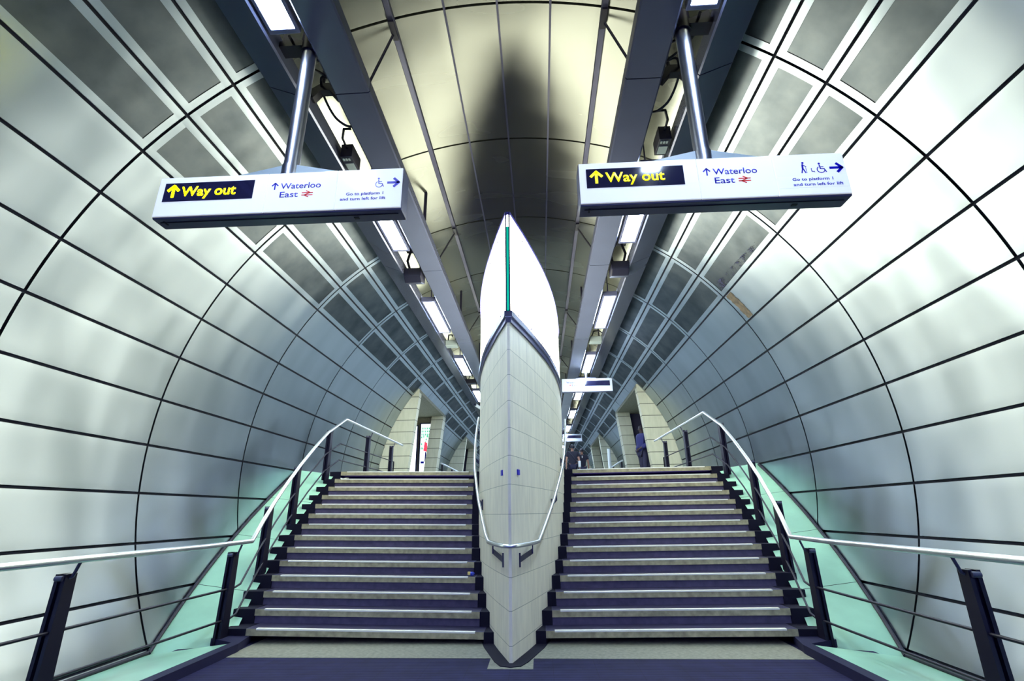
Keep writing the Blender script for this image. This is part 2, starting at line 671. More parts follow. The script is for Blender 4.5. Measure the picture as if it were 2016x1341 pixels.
def ceiling():
    mb = MB()
    dv = 7.3934
    edges = [-30.82, -22.2, -2 * dv, -dv, 0, dv, 2 * dv, 22.2, 30.82]
    for t0, t1 in zip(edges[:-1], edges[1:]):
        for a, b in zip(RINGS[:-1], RINGS[1:]):
            panel(mb, t0, t1, a, b, 1, False, gt=0.14)
    ts = [-31 + 62 * i / 40 for i in range(41)]
    mb.grid([[cp(t, y, R + 0.06) for t in ts] for y in (RINGS[0], RINGS[-1])], 1, True)
    # slim T-bars in the three middle seams
    for t in (-dv, 0, dv):
        x, _, z = cp(t, 0, R - 0.006)
        mb.box((x - 0.012, RINGS[0], z), (x + 0.012, RINGS[-1], z + 0.03), 2)
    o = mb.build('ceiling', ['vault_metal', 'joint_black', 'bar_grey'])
    structure(o)


ceiling()

# end of the tunnel, far behind
mb = MB()
mb.face([cp(t, RINGS[-1], R + 0.05) for t in range(0, 360, 10)], 0)
structure(mb.build('wall_end', 'aluminium'))

# ------------------------------------------------------------------ floors
mb = MB()
mb.face([(-3.7, -9, 0), (3.7, -9, 0), (3.7, 6.9, 0), (-3.7, 6.9, 0)])
mb.face([(-3.7, 6.9, 0), (3.7, 6.9, 0), (3.7, 6.9, 0.36), (-3.7, 6.9, 0.36)], 1)
structure(mb.build('floor', ['tactile_tile', 'stringer_black']))
mb = MB()
mb.box((-4.6, 10.30, ZUP - 0.3), (4.6, RINGS[-1], ZUP - 0.002))
for s in (-1, 1):
    mb.box((s * 9 if s < 0 else 4.6, 15.1, ZUP - 0.3), (-4.6 if s < 0 else 9, RINGS[-1], ZUP - 0.002))
structure(mb.build('floor_upper', 'upper_floor'))

# pale stone band before the first step, with the square under the prow
mb = MB()
mb.box((-2.97, 5.75, -0.05), (2.97, 6.75, 0.004))
mb.box((-0.215, 5.39, -0.05), (0.215, 5.75, 0.004))
structure(mb.build('trim_1', 'strip_stone'))

# kerbs and sloping teal side panels
for s, nm in ((-1, 'left'), (1, 'right')):
    mb = MB()
    mb.prism([(s * 2.93, -9), (s * 3.06, -9), (s * 3.06, 6.0), (s * 3.40, 6.18), (s * 3.40, 6.4), (s * 3.05, 6.4), (s * 2.95, 5.95)], 'z', -0.02, 0.085)
    o = mb.build('trim_%d' % (2 if s < 0 else 3), 'kerb')
    recalc(o)
    structure(o)
    mb = MB()

    def outx(z):
        return math.sqrt(max(0.01, (R + 0.02) ** 2 - (z - AZ) ** 2))

    def bow(i):
        return 3.084 + 0.078 * i - 0.003 * i * i
    # flat stretch beside the lower hall, in panels 1.26 m long
    L0 = 5.965
    ys = [L0 - 1.26 * k for k in range(0, 12)]
    for a, b in zip(ys[1:], ys[:-1]):
        mb.face([(s * 3.05, a + 0.004, 0.082), (s * 3.05, b - 0.004, 0.082), (s * outx(-0.03), b - 0.004, -0.03), (s * outx(-0.03), a + 0.004, -0.03)])
    # ramp up beside the stair
    zr = lambda y: -0.03 + (y - L0) * 0.5556
    yy = L0
    while yy < 10.0:
        y2 = min(yy + 1.03, 10.05)
        a, b = yy + 0.004, y2 - 0.004
        za, zb = zr(a), zr(b)
        xi = lambda q: bow((q - Y1) / GO) + 0.15
        mb.face([(s * xi(a), a, za - 0.10), (s * xi(b), b, zb - 0.10), (s * outx(zb), b, zb), (s * outx(za), a, za)])
        yy = y2
    # dark bed under the panel joints, and the dark bead along the wall
    mb.face([(s * 2.9, L0, -0.36), (s * 2.9, 10.05, zr(10.05) - 0.33), (s * 4.6, 10.05, zr(10.05) - 0.015), (s * 4.6, L0, -0.045)], 1)
    mb.face([(s * 3.0, -9, 0.06), (s * 3.0, L0, 0.06), (s * 4.1, L0, -0.06), (s * 4.1, -9, -0.06)], 1)
    pts = [(s * (outx(zr(L0 + q)) - 0.04), L0 + q, zr(L0 + q) + 0.015) for q in [0.25 * i for i in range(17)]]
    mb.tube(pts, 0.022, 6, 1)
    mb.tube([(s * (outx(-0.03) - 0.03), -9, -0.01), (s * (outx(-0.03) - 0.03), L0, -0.01)], 0.022, 6, 1)
    structure(mb.build('trim_%d' % (4 if s < 0 else 5), ['teal', 'joint_black']))

# ------------------------------------------------------------------ stairs
IN_X = [0.345, 0.425, 0.483, 0.552, 0.605, 0.675, 0.712, 0.752, 0.792, 0.822, 0.865, 0.885, 0.912, 0.955]
PROW = [(0.015, 5.55), (0.090, 5.80), (0.178, 6.10), (0.31, 6.60), (0.455, 7.20), (0.605, 8.0), (0.70, 8.75), (0.77, 9.6), (0.80, 10.2), (0.74, 10.8), (0.55, 11.35), (0.30, 11.7), (0.03, 11.85)]
HY = [p[1] for p in PROW]
HX = [p[0] for p in PROW]


def hullx(y):
    return interp(y, HY, HX)


def staircase(s, label):
    root = empty('staircase', (s * 2.0, Y1, 0), label, 'stairs', 'stair flights either side of the prow')
    out = MB()
    inn = MB()
    sag = 0.035 if s < 0 else 0.02
    for i in range(14):
        y, z = Y1 + GO * i, RISE * (i + 1)
        xo = 3.084 + 0.078 * i - 0.003 * i * i
        xi = IN_X[i]
        y2 = y + GO + 0.02 if i < 13 else y + 0.5
        th = 0.072

        def q(x, yy, zz):
            return (s * x, yy, zz - sag * (xo - x) / (xo - xi))
        # slab: pale concrete front, dark stone top
        mb = MB()
        nx = 1
        A, B, Cc, D = q(xo, y, z), q(xi, y, z), q(xi, y, z - th), q(xo, y, z - th)
        mb.face([A, B, Cc, D], 0)
        mb.face([q(xo, y, z), q(xi, y, z), q(xi, y2, z), q(xo, y2, z)], 1)
        mb.face([D, Cc, q(xi, y2, z - th), q(xo, y2, z - th)], 0)
        for xx in (xo, xi):
            mb.face([q(xx, y, z), q(xx, y, z - th), q(xx, y2, z - th), q(xx, y2, z)], 0)
        st = mb.build('step', ['stair_concrete', 'tread_stone'], root)
        recalc(st)
        nb = MB()
        xa, xb = xo - 0.12, xi + 0.10
        pts = [(y - 0.004, z - 0.014), (y - 0.004, z + 0.002), (y + 0.004, z + 0.004), (y + 0.045, z + 0.004)]
        rows = [[q(xa, a, b), q(xb, a, b)] for a, b in pts]
        nb.grid(rows, 0, False)
        nb.build('nosing', 'nosing', st)
        if 0 < i < 13:
            rb = MB()
            zb = z - RISE
            rb.face([q(xo, y + 0.018, z - th), q(xi, y + 0.018, z - th), q(xi, y + 0.018, zb), q(xo, y + 0.018, zb)])
            rb.build('riser', 'riser_stone', st)
        else:
            rb = MB()
            zb = z - RISE
            yy = y + 0.30
            rb.face([q(xo + .1, yy, z - th), q(xi - .1, yy, z - th), q(xi - .1, yy, zb), q(xo + .1, yy, zb)])
            rb.build('riser', 'stringer_black', st)
        # stepped side stringers
        zlo = 0.0 if i < 2 else z - 0.5
        a, b = sorted((s * (xo - 0.002), s * (xo + 0.27 - 0.004 * i)))
        out.box((a, y - 0.003, zlo), (b, y + GO + 0.05, z - 0.001))
        hx = max(0.05, hullx(y + 0.02) - 0.02)
        hx2 = max(0.05, hullx(y + GO) - 0.06)
        out_zi = z - sag
        inn.prism([(s * hx, y - 0.003), (s * (xi + 0.002), y - 0.003), (s * (xi + 0.06), y + GO + 0.05), (s * hx2, y + GO + 0.05)], 'z', zlo, out_zi)
    o = out.build('stringer', 'stringer_black', root)
    o = inn.build('stringer', 'stringer_black', root)
    recalc(o)
    return root


staircase(-1, 'concrete stair flight left of the central prow with black stepped edges')
staircase(1, 'concrete stair flight right of the central prow with black stepped edges')

# ------------------------------------------------------------------ central prow
ZC, ZF1, ZG = 3.55, 3.68, 5.03


def outline(off=0.0, inset_y=0.0):
    pts = catmull([(p[0], p[1], 0) for p in PROW], 4)
    rt = [(p.x + off, p.y - (inset_y if k == 0 else 0)) for k, p in enumerate(pts)]
    if off:
        rt = []
        for k, p in enumerate(pts):
            d = pts[min(k + 1, len(pts) - 1)] - pts[max(k - 1, 0)]
            nrm = Vector((d.y, -d.x, 0)).normalized()
            q = p + nrm * off
            rt.append((max(0.012, q.x), q.y))
    return rt


def ring_wall(mb, rt, z0, z1, mi=0, smooth=True, cap_top=False, cap_bot=False, only_front=False):
    lf = [(-x, y) for x, y in rt]
    for path, sg in ((rt, 1), (lf, -1)):
        acc = 0
        us = [0]
        for a, b in zip(path[:-1], path[1:]):
            acc += math.hypot(b[0] - a[0], b[1] - a[1])
            us.append(acc)
        rows = [[(x, y, z) for x, y in path] for z in (z0, z1)]
        uvs = [[(u + 50 * (sg + 1) + 0.5, z) for u in us] for z in (z0, z1)]
        mb.grid(rows, mi, smooth, uvs=uvs)
    for k in (0, -1):
        a, b = rt[k], lf[k]
        mb.face([(b[0], b[1], z0), (a[0], a[1], z0), (a[0], a[1], z1), (b[0], b[1], z1)], mi,
                uv=[(7, z0), (7 + 2 * a[0], z0), (7 + 2 * a[0], z1), (7, z1)])
    for flag, z in ((cap_top, z1), (cap_bot, z0)):
        if flag:
            for k in range(len(rt) - 1):
                a, b = rt[k], rt[k + 1]
                mb.face([(-a[0], a[1], z), (a[0], a[1], z), (b[0], b[1], z), (-b[0], b[1], z)], mi,
                        uv=[(0.1, 0.1), (0.1, 0.12), (0.12, 0.12), (0.12, 0.1)])


prow = empty('dividing_wall', (0, 5.55, 0), 'tall pointed concrete prow between the stairs with lit glass upper half', 'dividing wall')
mb = MB()
ring_wall(mb, outline(), 0, ZC, cap_top=True)
o = mb.build('concrete_body', 'prow_concrete', prow)
o['label'] = 'pale curved concrete lower body with course joints'
mb = MB()
ring_wall(mb, outline(0.02), ZC - 0.02, ZC + 0.05, cap_bot=True)
ring_wall(mb, outline(0.032), ZC + 0.058, ZF1, cap_top=True, cap_bot=True)
fr = mb.build('frame_band', 'frame_navy', prow)
mb = MB()
ring_wall(mb, outline(0.024), ZC + 0.048, ZC + 0.060)
mb.build('frame_bead', 'frame_light', fr)
mb = MB()
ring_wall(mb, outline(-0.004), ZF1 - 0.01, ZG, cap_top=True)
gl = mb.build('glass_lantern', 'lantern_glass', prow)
gl['label'] = 'glowing white glass upper part'
mb = MB()
rt = outline(0.0)
acc = 0.0
nextj = 0.42
for a, b in zip(rt[:-1], rt[1:]):
    acc += math.hypot(b[0] - a[0], b[1] - a[1])
    if acc >= nextj and b[1] < 11.3:
        nextj = acc + 0.5
        for s in (-1, 1):
            mb.box((s * b[0] - 0.004, b[1] - 0.006, ZF1), (s * b[0] + 0.004, b[1] + 0.006, ZG - 0.02))
mb.build('glass_joints', 'glass_joint', gl)
mb = MB()
ring_wall(mb, outline(0.018), ZG - 0.012, ZG + 0.03, cap_top=True, cap_bot=True)
mb.build('top_cap', 'cap_blue', prow)
# green glass edge at the point
mb = MB()
mb.box((-0.030, 5.522, ZF1), (-0.013, 5.56, ZG + 0.01))
mb.box((0.013, 5.522, ZF1), (0.030, 5.56, ZG + 0.01))
gc = mb.build('edge_channel', 'frame_navy', prow)
mb = MB()
mb.box((-0.013, 5.53, ZF1), (0.013, 5.56, ZG - 0.2))
o = mb.build('glass_edge', 'glass_edge', gc)
o['label'] = 'vivid green glass edge'
# patch fittings along the lower and upper glass edge
for s in (-1, 1):
    for d, zz in ((0.32, ZF1 + 0.06), (0.85, ZF1 + 0.07), (1.45, ZF1 + 0.06), (2.1, ZF1 + 0.07), (2.8, ZF1 + 0.06), (0.5, ZG - 0.12), (1.1, ZG - 0.12), (1.75, ZG - 0.12), (2.5, ZG - 0.12)):
        y = 5.55 + d
        x = s * (hullx(y) + 0.001)
        mb = MB()
        sl = (hullx(y + 0.05) - hullx(y - 0.05)) / 0.1
        nrm = Vector((s, -sl, 0)).normalized()
        c = Vector((x, y, zz))
        mb.cyl(c, c + nrm * 0.014, 0.014, 10)
        mb.build('glass_fixing', 'frame_navy', gl)
for x, px in ((-0.098, -1), (0.082, 1)):
    mb = MB()
    y = interp(abs(x), HX[:10], HY[:10])
    sl = 0.30
    d = Vector((px * sl, 1, 0)).normalized()
    nrm = Vector((px, -sl, 0)).normalized() * 0.012
    c = Vector((x, y, 1.81))
    p = [c - d * 0.035, c + d * 0.035]
    fr_ = [p[0] + nrm, p[1] + nrm]
    lo, hi = -0.03, 0.03
    mb.face([fr_[0] + Vector((0, 0, lo)), fr_[1] + Vector((0, 0, lo)), fr_[1] + Vector((0, 0, hi)), fr_[0] + Vector((0, 0, hi))])
    for a, b in ((p[0], fr_[0]), (p[1], fr_[1])):
        mb.face([a + Vector((0, 0, lo)), b + Vector((0, 0, lo)), b + Vector((0, 0, hi)), a + Vector((0, 0, hi))])
    for zz in (lo, hi):
        mb.face([p[0] + Vector((0, 0, zz)), p[1] + Vector((0, 0, zz)), fr_[1] + Vector((0, 0, zz)), fr_[0] + Vector((0, 0, zz))])
    o = mb.build('marker', 'marker_blue', prow)
    o['label'] = 'small blue marker plate'
# dark plinth plate round the foot of the prow
mb = MB()
hp = [(-0.33, 6.17), (-0.17, 5.62), (-0.10, 5.46), (0, 5.42), (0.10, 5.46), (0.17, 5.62), (0.33, 6.17), (0.40, 6.5), (-0.40, 6.5)]
mb.prism(hp, 'z', -0.02, 0.012)
o = mb.build('plinth', 'stringer_black', prow)
recalc(o)

# prow hand rail
hr = empty('handrail', (0, 5.45, 1.065), 'stainless handrail wrapped round the point of the concrete prow', 'handrail')
pts = []
ys = [10.0, 9.5, 9.0, 8.5, 8.0, 7.5, 7.1, 6.7, 6.4]
for y in ys:
    pts.append((-(hullx(y) + 0.085), y, 1.075 + 0.575 * (y - 6.29)))
pts.append((-0.30, 6.26, 1.065))
frontc = [(-0.24, 6.02, 1.06), (-0.16, 5.74, 1.06), (-0.08, 5.52, 1.06), (0.0, 5.44, 1.06), (0.08, 5.52, 1.06), (0.16, 5.74, 1.06), (0.24, 6.02, 1.06)]
pts += frontc
pts.append((0.295, 6.26, 1.065))
for y in reversed(ys):
    pts.append((hullx(y) + 0.07, y, 1.075 + 0.555 * (y - 6.29)))
mb = MB()
mb.tube(pts, 0.021, 12)
mb.build('rail', 'stainless', hr)
for s in (-1, 1):
    for y, zz in ((6.05, 1.06), (7.3, 1.075 + 0.565 * 1.01), (8.5, 1.075 + 0.565 * 2.21), (9.6, 1.075 + 0.565 * 3.31)):
        mb = MB()
        xr = hullx(y) + (0.078 if y > 6.2 else 0.06)
        xh = hullx(y + 0.1) - 0.01
        mb.box((s * xr - 0.006, y - 0.02, zz - 0.11), (s * xr + 0.006, y + 0.02, zz - 0.012))
        a = Vector((s * xr, y, zz - 0.085)); b = Vector((s * xh, y - (0.28 if y < 6.2 else 0.02), zz - 0.155))
        if y < 6.2:
            b.x = s * 0.088
            b.y = 5.78
        for w in (-0.0,):
            mb.face([a + Vector((0, 0, 0.03)), b + Vector((0, 0, 0.03)), b - Vector((0, 0, 0.03)), a - Vector((0, 0, 0.03))])
            t_ = Vector((0, 0.012, 0))
            mb.face([a + t_ + Vector((0, 0, 0.03)), b + t_ + Vector((0, 0, 0.03)), b + t_ - Vector((0, 0, 0.03)), a + t_ - Vector((0, 0, 0.03))])
            mb.face([a + Vector((0, 0, 0.03)), b + Vector((0, 0, 0.03)), b + t_ + Vector((0, 0, 0.03)), a + t_ + Vector((0, 0, 0.03))])
            mb.face([a - Vector((0, 0, 0.03)), b - Vector((0, 0, 0.03)), b + t_ - Vector((0, 0, 0.03)), a + t_ - Vector((0, 0, 0.03))])
        mb.cyl(b + Vector((0, 0, -0.07)), b + Vector((0, 0, 0.07)), 0.012, 8)
        mb.build('rail_bracket', 'bar_grey', hr)

# ------------------------------------------------------------------ outer handrails
def outer_rail(s, label):
    root = empty('handrail', (s * 3.3, 4.0, 0), label, 'handrail', 'outer handrails along the tunnel walls')

    def rx(y):
        if y < 6.4:
            return 3.22
        if y < 10.0:
            i = (y - Y1) / GO
            return 3.084 + 0.078 * i - 0.003 * i * i + 0.115
        return interp(y, [10.0, 13.9], [3.60, 3.47])

    def rz(y):
        if y < 6.42:
            return 1.075
        if y < 10.0:
            return interp(y, [6.42, 10.0], [1.085, 3.225])
        return interp(y, [10, 13.9], [3.225, 3.19])
    ys = [-6, -2, 2, 4, 5.5, 6.42, 6.8, 7.2, 7.7, 8.2, 8.8, 9.4, 10.0, 11.3, 12.6, 13.9]
    mb = MB()
    mb.tube([(s * rx(y), y, rz(y)) for y in ys], 0.026, 14)
    mb.build('rail', 'stainless', root)
    for h in (0.49, 0.81):
        mb = MB()
        yk = 6.42
        ys2 = [-6, 4, 6.3, yk + 0.02, 7.0, 7.6, 8.2, 8.9, 9.6, 10.0, 12, 13.45]
        mb.tube([(s * (rx(y) + 0.07), y, rz(y) - h) for y in ys2] + ([(s * (rx(13.45) + 0.07), 13.45, rz(13.45) - 1.0)] if h < 0.6 else []), 0.0125, 8)
        mb.build('mid_rail', 'black_steel', root)
    for y in (-3.0, 0.5, 4.0, 6.2, 7.28, 8.35, 9.72, 11.55, 13.25):
        zt = rz(y)
        base = 0.0 if y < 6.25 else (RISE * (int((y - Y1) / GO) + 1) if y < 10 else ZUP)
        if 6.25 < y < 10:
            base -= 0.02
        x = rx(y) + 0.09
        mb = MB()
        # two tapered flats side by side
        for k in (-1, 1):
            x0 = s * x + k * 0.028
            prof = [(y - 0.075, base), (y + 0.075, base), (y + 0.052, zt - 0.10), (y - 0.045, zt - 0.10)]
            mb.prism(prof, 'x', x0 - 0.014, x0 + 0.014)
        mb.box((s * x - 0.02, y - 0.03, base), (s * x + 0.02, y + 0.03, zt - 0.14))
        p = mb.build('post', 'black_steel', root)
        recalc(p)
        mb = MB()
        mb.tube([(s * x, y - 0.01, zt - 0.15), (s * (x - 0.055), y, zt - 0.12), (s * rx(y), y, zt - 0.02)], 0.012, 8)
        mb.cyl((s * x - 0.03, y - 0.05, zt - 0.13), (s * x + 0.03, y - 0.05, zt - 0.13), 0.02, 10)
        mb.build('rail_bracket', 'bar_grey', p)
    return root


outer_rail(-1, 'stainless handrail on black posts climbing beside the left tunnel wall')
outer_rail(1, 'stainless handrail on black posts climbing beside the right tunnel wall')

# ------------------------------------------------------------------ light slots: beams, rails, strip lights
def beam(s, side, label):
    """folded metal trough edge beside the light slot"""
    root = empty('ceiling_beam', (s * (1.45 if side == 'in' else 2.15), 0, 5.35), label, 'ceiling beam', 'grey ceiling beams beside the light slots')
    ys = [-7.8 + 3.87 * k for k in range(16)]
    for a, b in zip(ys[:-1], ys[1:]):
        mb = MB()
        a2, b2 = a + 0.006, b - 0.006
        if side == 'in':
            prof = [(1.265, 5.50), (1.262, 5.37), (1.275, 5.352), (1.60, 5.35), (1.618, 5.365), (1.62, 5.50), (1.60, 5.50), (1.60, 5.372), (1.28, 5.372), (1.28, 5.50)]
        else:
            prof = [(1.955, 5.56), (1.955, 5.37), (1.97, 5.352), (2.30, 5.49), (2.315, 5.51), (2.345, 5.96), (2.32, 5.96), (2.285, 5.52), (1.975, 5.385), (1.975, 5.56)]
        mb.prism([(s * x, z) for x, z in prof], 'y', a2, b2)
        o = mb.build('beam_panel', 'beam_grey', root)
        recalc(o)
    mb = MB()
    if side == 'in':
        mb.box((min(s * 1.29, s * 1.59), -7.8, 5.376), (max(s * 1.29, s * 1.59), ys[-1], 5.40))
    else:
        mb.box((min(s * 1.98, s * 2.2), -7.8, 5.50), (max(s * 1.98, s * 2.2), ys[-1], 5.52))
    mb.build('cable_tray', 'joint_black', root)
    # hangers up to the vault
    for k in range(14):
        y = 3.0 + 3.87 * k - 7.74
        if side == 'in':
            m2 = MB()
            m2.box((min(s * 1.40, s * 1.44), y, 5.39), (max(s * 1.40, s * 1.44), y + 0.05, 6.39))
            m2.build('hanger', 'black_steel', root)


beam(-1, 'in', 'long grey beam on the inner side of the left light slot')
beam(-1, 'out', 'long grey beam on the wall side of the left light slot')
beam(1, 'in', 'long grey beam on the inner side of the right light slot')
beam(1, 'out', 'long grey beam on the wall side of the right light slot')

for s, nm in ((-1, 'left'), (1, 'right')):
    x, _, z = cp(14.79, 0, R)
    root = empty('ceiling_rail', (s * x, 0, z), 'dark ceiling rail with diagonal stays, %s of the vault centre' % nm, 'ceiling rail', 'dark rails along the vault')
    mb = MB()
    mb.box((s * x - 0.034, RINGS[0], z - 0.045), (s * x + 0.034, RINGS[-1], z + 0.02))
    bevel(mb.build('rail_bar', 'bar_grey', root), 0.006, 1)
    for j in range(-2, 22):
        y = RING0 + RINGD * 2 * j
        if y > RINGS[-1] - 2:
            break
        mb = MB()
        mb.tube([(s * x, y + 0.12, z - 0.05), (s * 1.56, y + 0.46, 5.95), (s * 1.57, y + 0.47, 5.39)], 0.015, 8)
        mb.box((s * x - 0.03, y - 0.03, z - 0.075), (s * x + 0.03, y + 0.2, z - 0.04))
        mb.build('stay', 'black_steel', root)

ORD = ['', 'nearest', 'second', 'third', 'fourth', 'fifth', 'sixth', 'seventh', 'eighth', 'ninth', 'tenth', 'eleventh', 'twelfth', 'thirteenth', 'fourteenth']


def strip_light(s, yend, label, group):
    root = empty('ceiling_light', (s * 1.8, yend - 0.9, 5.38), label, 'strip light', group)
    y0, y1 = yend - 1.8, yend
    x = s * 1.8
    mb = MB()
    prof = [(x - 0.135, 5.395), (x - 0.12, 5.375), (x + 0.12, 5.375), (x + 0.135, 5.395), (x + 0.12, 5.47), (x - 0.12, 5.47)]
    # housing as a frame round the lens
    mb.box((x - 0.138, y0, 5.376), (x - 0.105, y1, 5.47))
    mb.box((x + 0.105, y0, 5.376), (x + 0.138, y1, 5.47))
    mb.box((x - 0.138, y1 - 0.012, 5.376), (x + 0.138, y1 + 0.035, 5.47))
    mb.box((x - 0.138, y0 - 0.035, 5.376), (x + 0.138, y0 + 0.012, 5.47))
    bevel(mb.build('housing', 'lamp_body', root), 0.008, 2)
    mb = MB()
    mb.box((x - 0.105, y0 + 0.012, 5.384), (x + 0.105, y1 - 0.012, 5.41))
    mb.build('lens', 'lamp_down', root)
    mb = MB()
    mb.box((x - 0.105, y0 + 0.012, 5.43), (x + 0.105, y1 - 0.012, 5.462))
    mb.build('upper_lens', 'lamp_up', root)
    for yy in (y0 + 0.25, y1 - 0.25):
        mb = MB()
        mb.cyl((x, yy, 5.462), (x, yy, 6.20), 0.012, 6)
        mb.build('hanger', 'black_steel', root)


for s, nm in ((-1, 'left'), (1, 'right')):
    for k in range(-2, 13):
        ye = 3.12 + 3.868 * k
        if k < 0:
            strip_light(s, ye, 'strip light in the %s slot behind the photographer' % nm, 'strip lights behind the photographer, %s' % nm)
        else:
            strip_light(s, ye, '%s glowing strip light in the %s ceiling slot%s' % (ORD[k + 1], nm, ', counted from the camera' if k else ' to the camera'), 'strip lights in the %s ceiling slot' % nm)

# loudspeakers, boxes, cables in the slots
def speaker(s, y, label):
    root = empty('loudspeaker', (s * 1.8, y, 5.34), label, 'loudspeaker')
    mb = MB()
    x = s * 1.8
    mb.prism([(y, 5.30), (y + 0.10, 5.22), (y + 0.34, 5.30), (y + 0.34, 5.46), (y, 5.46)], 'x', x - 0.15, x + 0.15)
    o = mb.build('cabinet', 'speaker_black', root)
    recalc(o)
    bevel(o, 0.012, 2)
    mb = MB()
    for k in range(5):
        yy = y + 0.12 + 0.045 * k
        mb.box((x - 0.12, yy, 5.232 + 0.0145 * k * 1.0), (x + 0.12, yy + 0.012, 5.238 + 0.0155 * k))
    mb.build('grille', 'black_steel', root)
    mb = MB()
    for sx in (-0.08, 0.08):
        mb.tube([(x + sx, y + 0.2, 5.46), (x + sx * 1.6, y + 0.1, 5.65), (x + sx * 0.3, y - 0.05, 5.82)], 0.022, 8)
    mb.box((x - 0.14, y - 0.12, 5.80), (x + 0.14, y + 0.1, 5.86))
    mb.build('bracket', 'black_steel', root)


speaker(-1, 7.75, 'black loudspeaker hanging in the left slot between first and second visible strip lights')
speaker(1, 7.75, 'black loudspeaker hanging in the right slot before the second strip light')


def junction(s, y, label, m='box_grey'):
    root = empty('junction_box', (s * 1.8, y, 5.4), label, 'junction box')
    x = s * 1.8
    mb = MB()
    mb.box((x - 0.15, y, 5.36), (x + 0.15, y + 0.22, 5.5))
    bevel(mb.build('box', m, root), 0.012, 2)
    mb = MB()
    mb.tube([(x - 0.1, y + 0.1, 5.5), (x - 0.05, y - 0.1, 5.6), (x + 0.06, y - 0.25, 5.55), (x + 0.1, y - 0.4, 5.45)], 0.015, 8)
    mb.tube([(x + 0.1, y + 0.1, 5.5), (x + 0.08, y + 0.05, 5.7), (x, y, 5.9)], 0.02, 8)
    mb.build('conduit', 'cable_black', root)


junction(-1, 11.75, 'grey box hanging in the left slot after the third strip light')
junction(1, 11.75, 'grey box hanging in the right slot after the third strip light')
junction(-1, 15.6, 'small dark box far along the left slot', 'speaker_black')
junction(1, 15.6, 'small dark box far along the right slot, above the small sign', 'speaker_black')


def driver(s, y, label):
    root = empty('control_box', (s * 1.86, y, 5.42), label, 'control box')
    x = s * 1.86
    mb = MB()
    mb.box((x - 0.07, y, 5.38), (x + 0.07, y + 0.28, 5.56))
    bevel(mb.build('case', 'speaker_black', root), 0.008, 2)
    mb = MB()
    for k in range(3):
        mb.box((x - 0.05 + 0.032 * k, y + 0.03, 5.372), (x - 0.03 + 0.032 * k, y + 0.07, 5.382))
    mb.box((x - 0.05, y + 0.12, 5.374), (x + 0.05, y + 0.25, 5.381))
    mb.build('terminals', 'box_grey', root)
    mb = MB()
    mb.tube([(x, y, 5.5), (x + s * 0.01, y - 0.12, 5.54), (x - s * 0.03, y - 0.2, 5.60), (x - s * 0.12, y - 0.22, 5.58)], 0.014, 8)
    mb.build('lead', 'cable_black', root)


driver(-1, 4.75, 'small control box with terminals in the left slot above the left sign')
driver(1, 4.7, 'small control box with terminals in the right slot above the right sign')

for s, nm in ((-1, 'left'), (1, 'right')):
    x = s * 1.8
    mb = MB()
    mb.tube(catmull([(x - s * 0.17, 4.35, 5.44), (x - s * 0.10, 4.30, 5.42), (x, 4.22, 5.48), (x + s * 0.06, 4.05, 5.60), (x, 3.85, 5.62), (x - s * 0.12, 3.80, 5.55)], 5), 0.013, 8)
    mb.tube(catmull([(x + s * 0.1, 3.42, 5.55), (x, 3.60, 5.50), (x - s * 0.06, 3.72, 5.54), (x - s * 0.15, 3.76, 5.50)], 5), 0.013, 8)
    mb.tube(catmull([(x - s * 0.16, 3.50, 5.44), (x - s * 0.05, 3.44, 5.45), (x + s * 0.03, 3.38, 5.50), (x + s * 0.02, 3.24, 5.46)], 5), 0.013, 8)
    tag(mb.build('cable', 'cable_black'), 'looped black cables in the %s slot above the hanging sign pole' % nm, 'cable')
    root = empty('cable_bracket', (x, 4.0, 5.5), 'black clamp bracket across the %s light slot behind the sign pole' % nm, 'bracket')
    mb = MB()
    mb.prism([(x - 0.19, 5.50), (x - 0.16, 5.58), (x - 0.05, 5.66), (x + 0.05, 5.66), (x + 0.16, 5.58), (x + 0.19, 5.50), (x + 0.12, 5.47), (x + 0.05, 5.56), (x - 0.05, 5.56), (x - 0.12, 5.47)], 'y', 3.95, 4.03)
    o = mb.build('clamp', 'black_steel', root)
    recalc(o)
    mb = MB()
    mb.cyl((x - 0.05, 3.99, 5.62), (x - 0.05, 3.99, 6.24), 0.02, 8)
    mb.build('rod', 'black_steel', root)

# ------------------------------------------------------------------ hanging signs
def text_obj(name, string, width, cap, loc, m, parent, weight=0.0, ext=0.0015):
    """lettering on a plane facing -Y; loc = left end of the baseline"""
    cu = bpy.data.curves.new(name, 'FONT')
    cu.body = string
    cu.size = 1.0
    cu.extrude = 0.0
    cu.offset = weight
    cu.resolution_u = 4
    to = bpy.data.objects.new('tmp_text', cu)
    COL.objects.link(to)
    dg = bpy.context.evaluated_depsgraph_get()
    me = bpy.data.meshes.new_from_object(to.evaluated_get(dg))
    bpy.data.objects.remove(to)
    xs = [v.co.x for v in me.vertices]
    x0, x1 = min(xs), max(xs)
    kx = width / (x1 - x0)
    capu = 0.729
    kz = cap / capu
    org = ORG[parent.name]
    for v in me.vertices:
        p = Vector((loc[0] + (v.co.x - x0) * kx, loc[1], loc[2] + v.co.y * kz))
        v.co = p - org
    bm = bmesh.new()
    bm.from_mesh(me)
    bmesh.ops.recalc_face_normals(bm, faces=bm.faces)
    r = bmesh.ops.extrude_face_region(bm, geom=bm.faces[:])
    for e in r['geom']:
        if isinstance(e, bmesh.types.BMVert):
            e.co.y -= ext
    bmesh.ops.recalc_face_normals(bm, faces=bm.faces)
    bm.to_mesh(me)
    bm.free()
    me.materials.clear()
    me.materials.append(MAT[m])
    o = bpy.data.objects.new(name, me)
    COL.objects.link(o)
    o.parent = parent
    ORG[o.name] = org
    return o


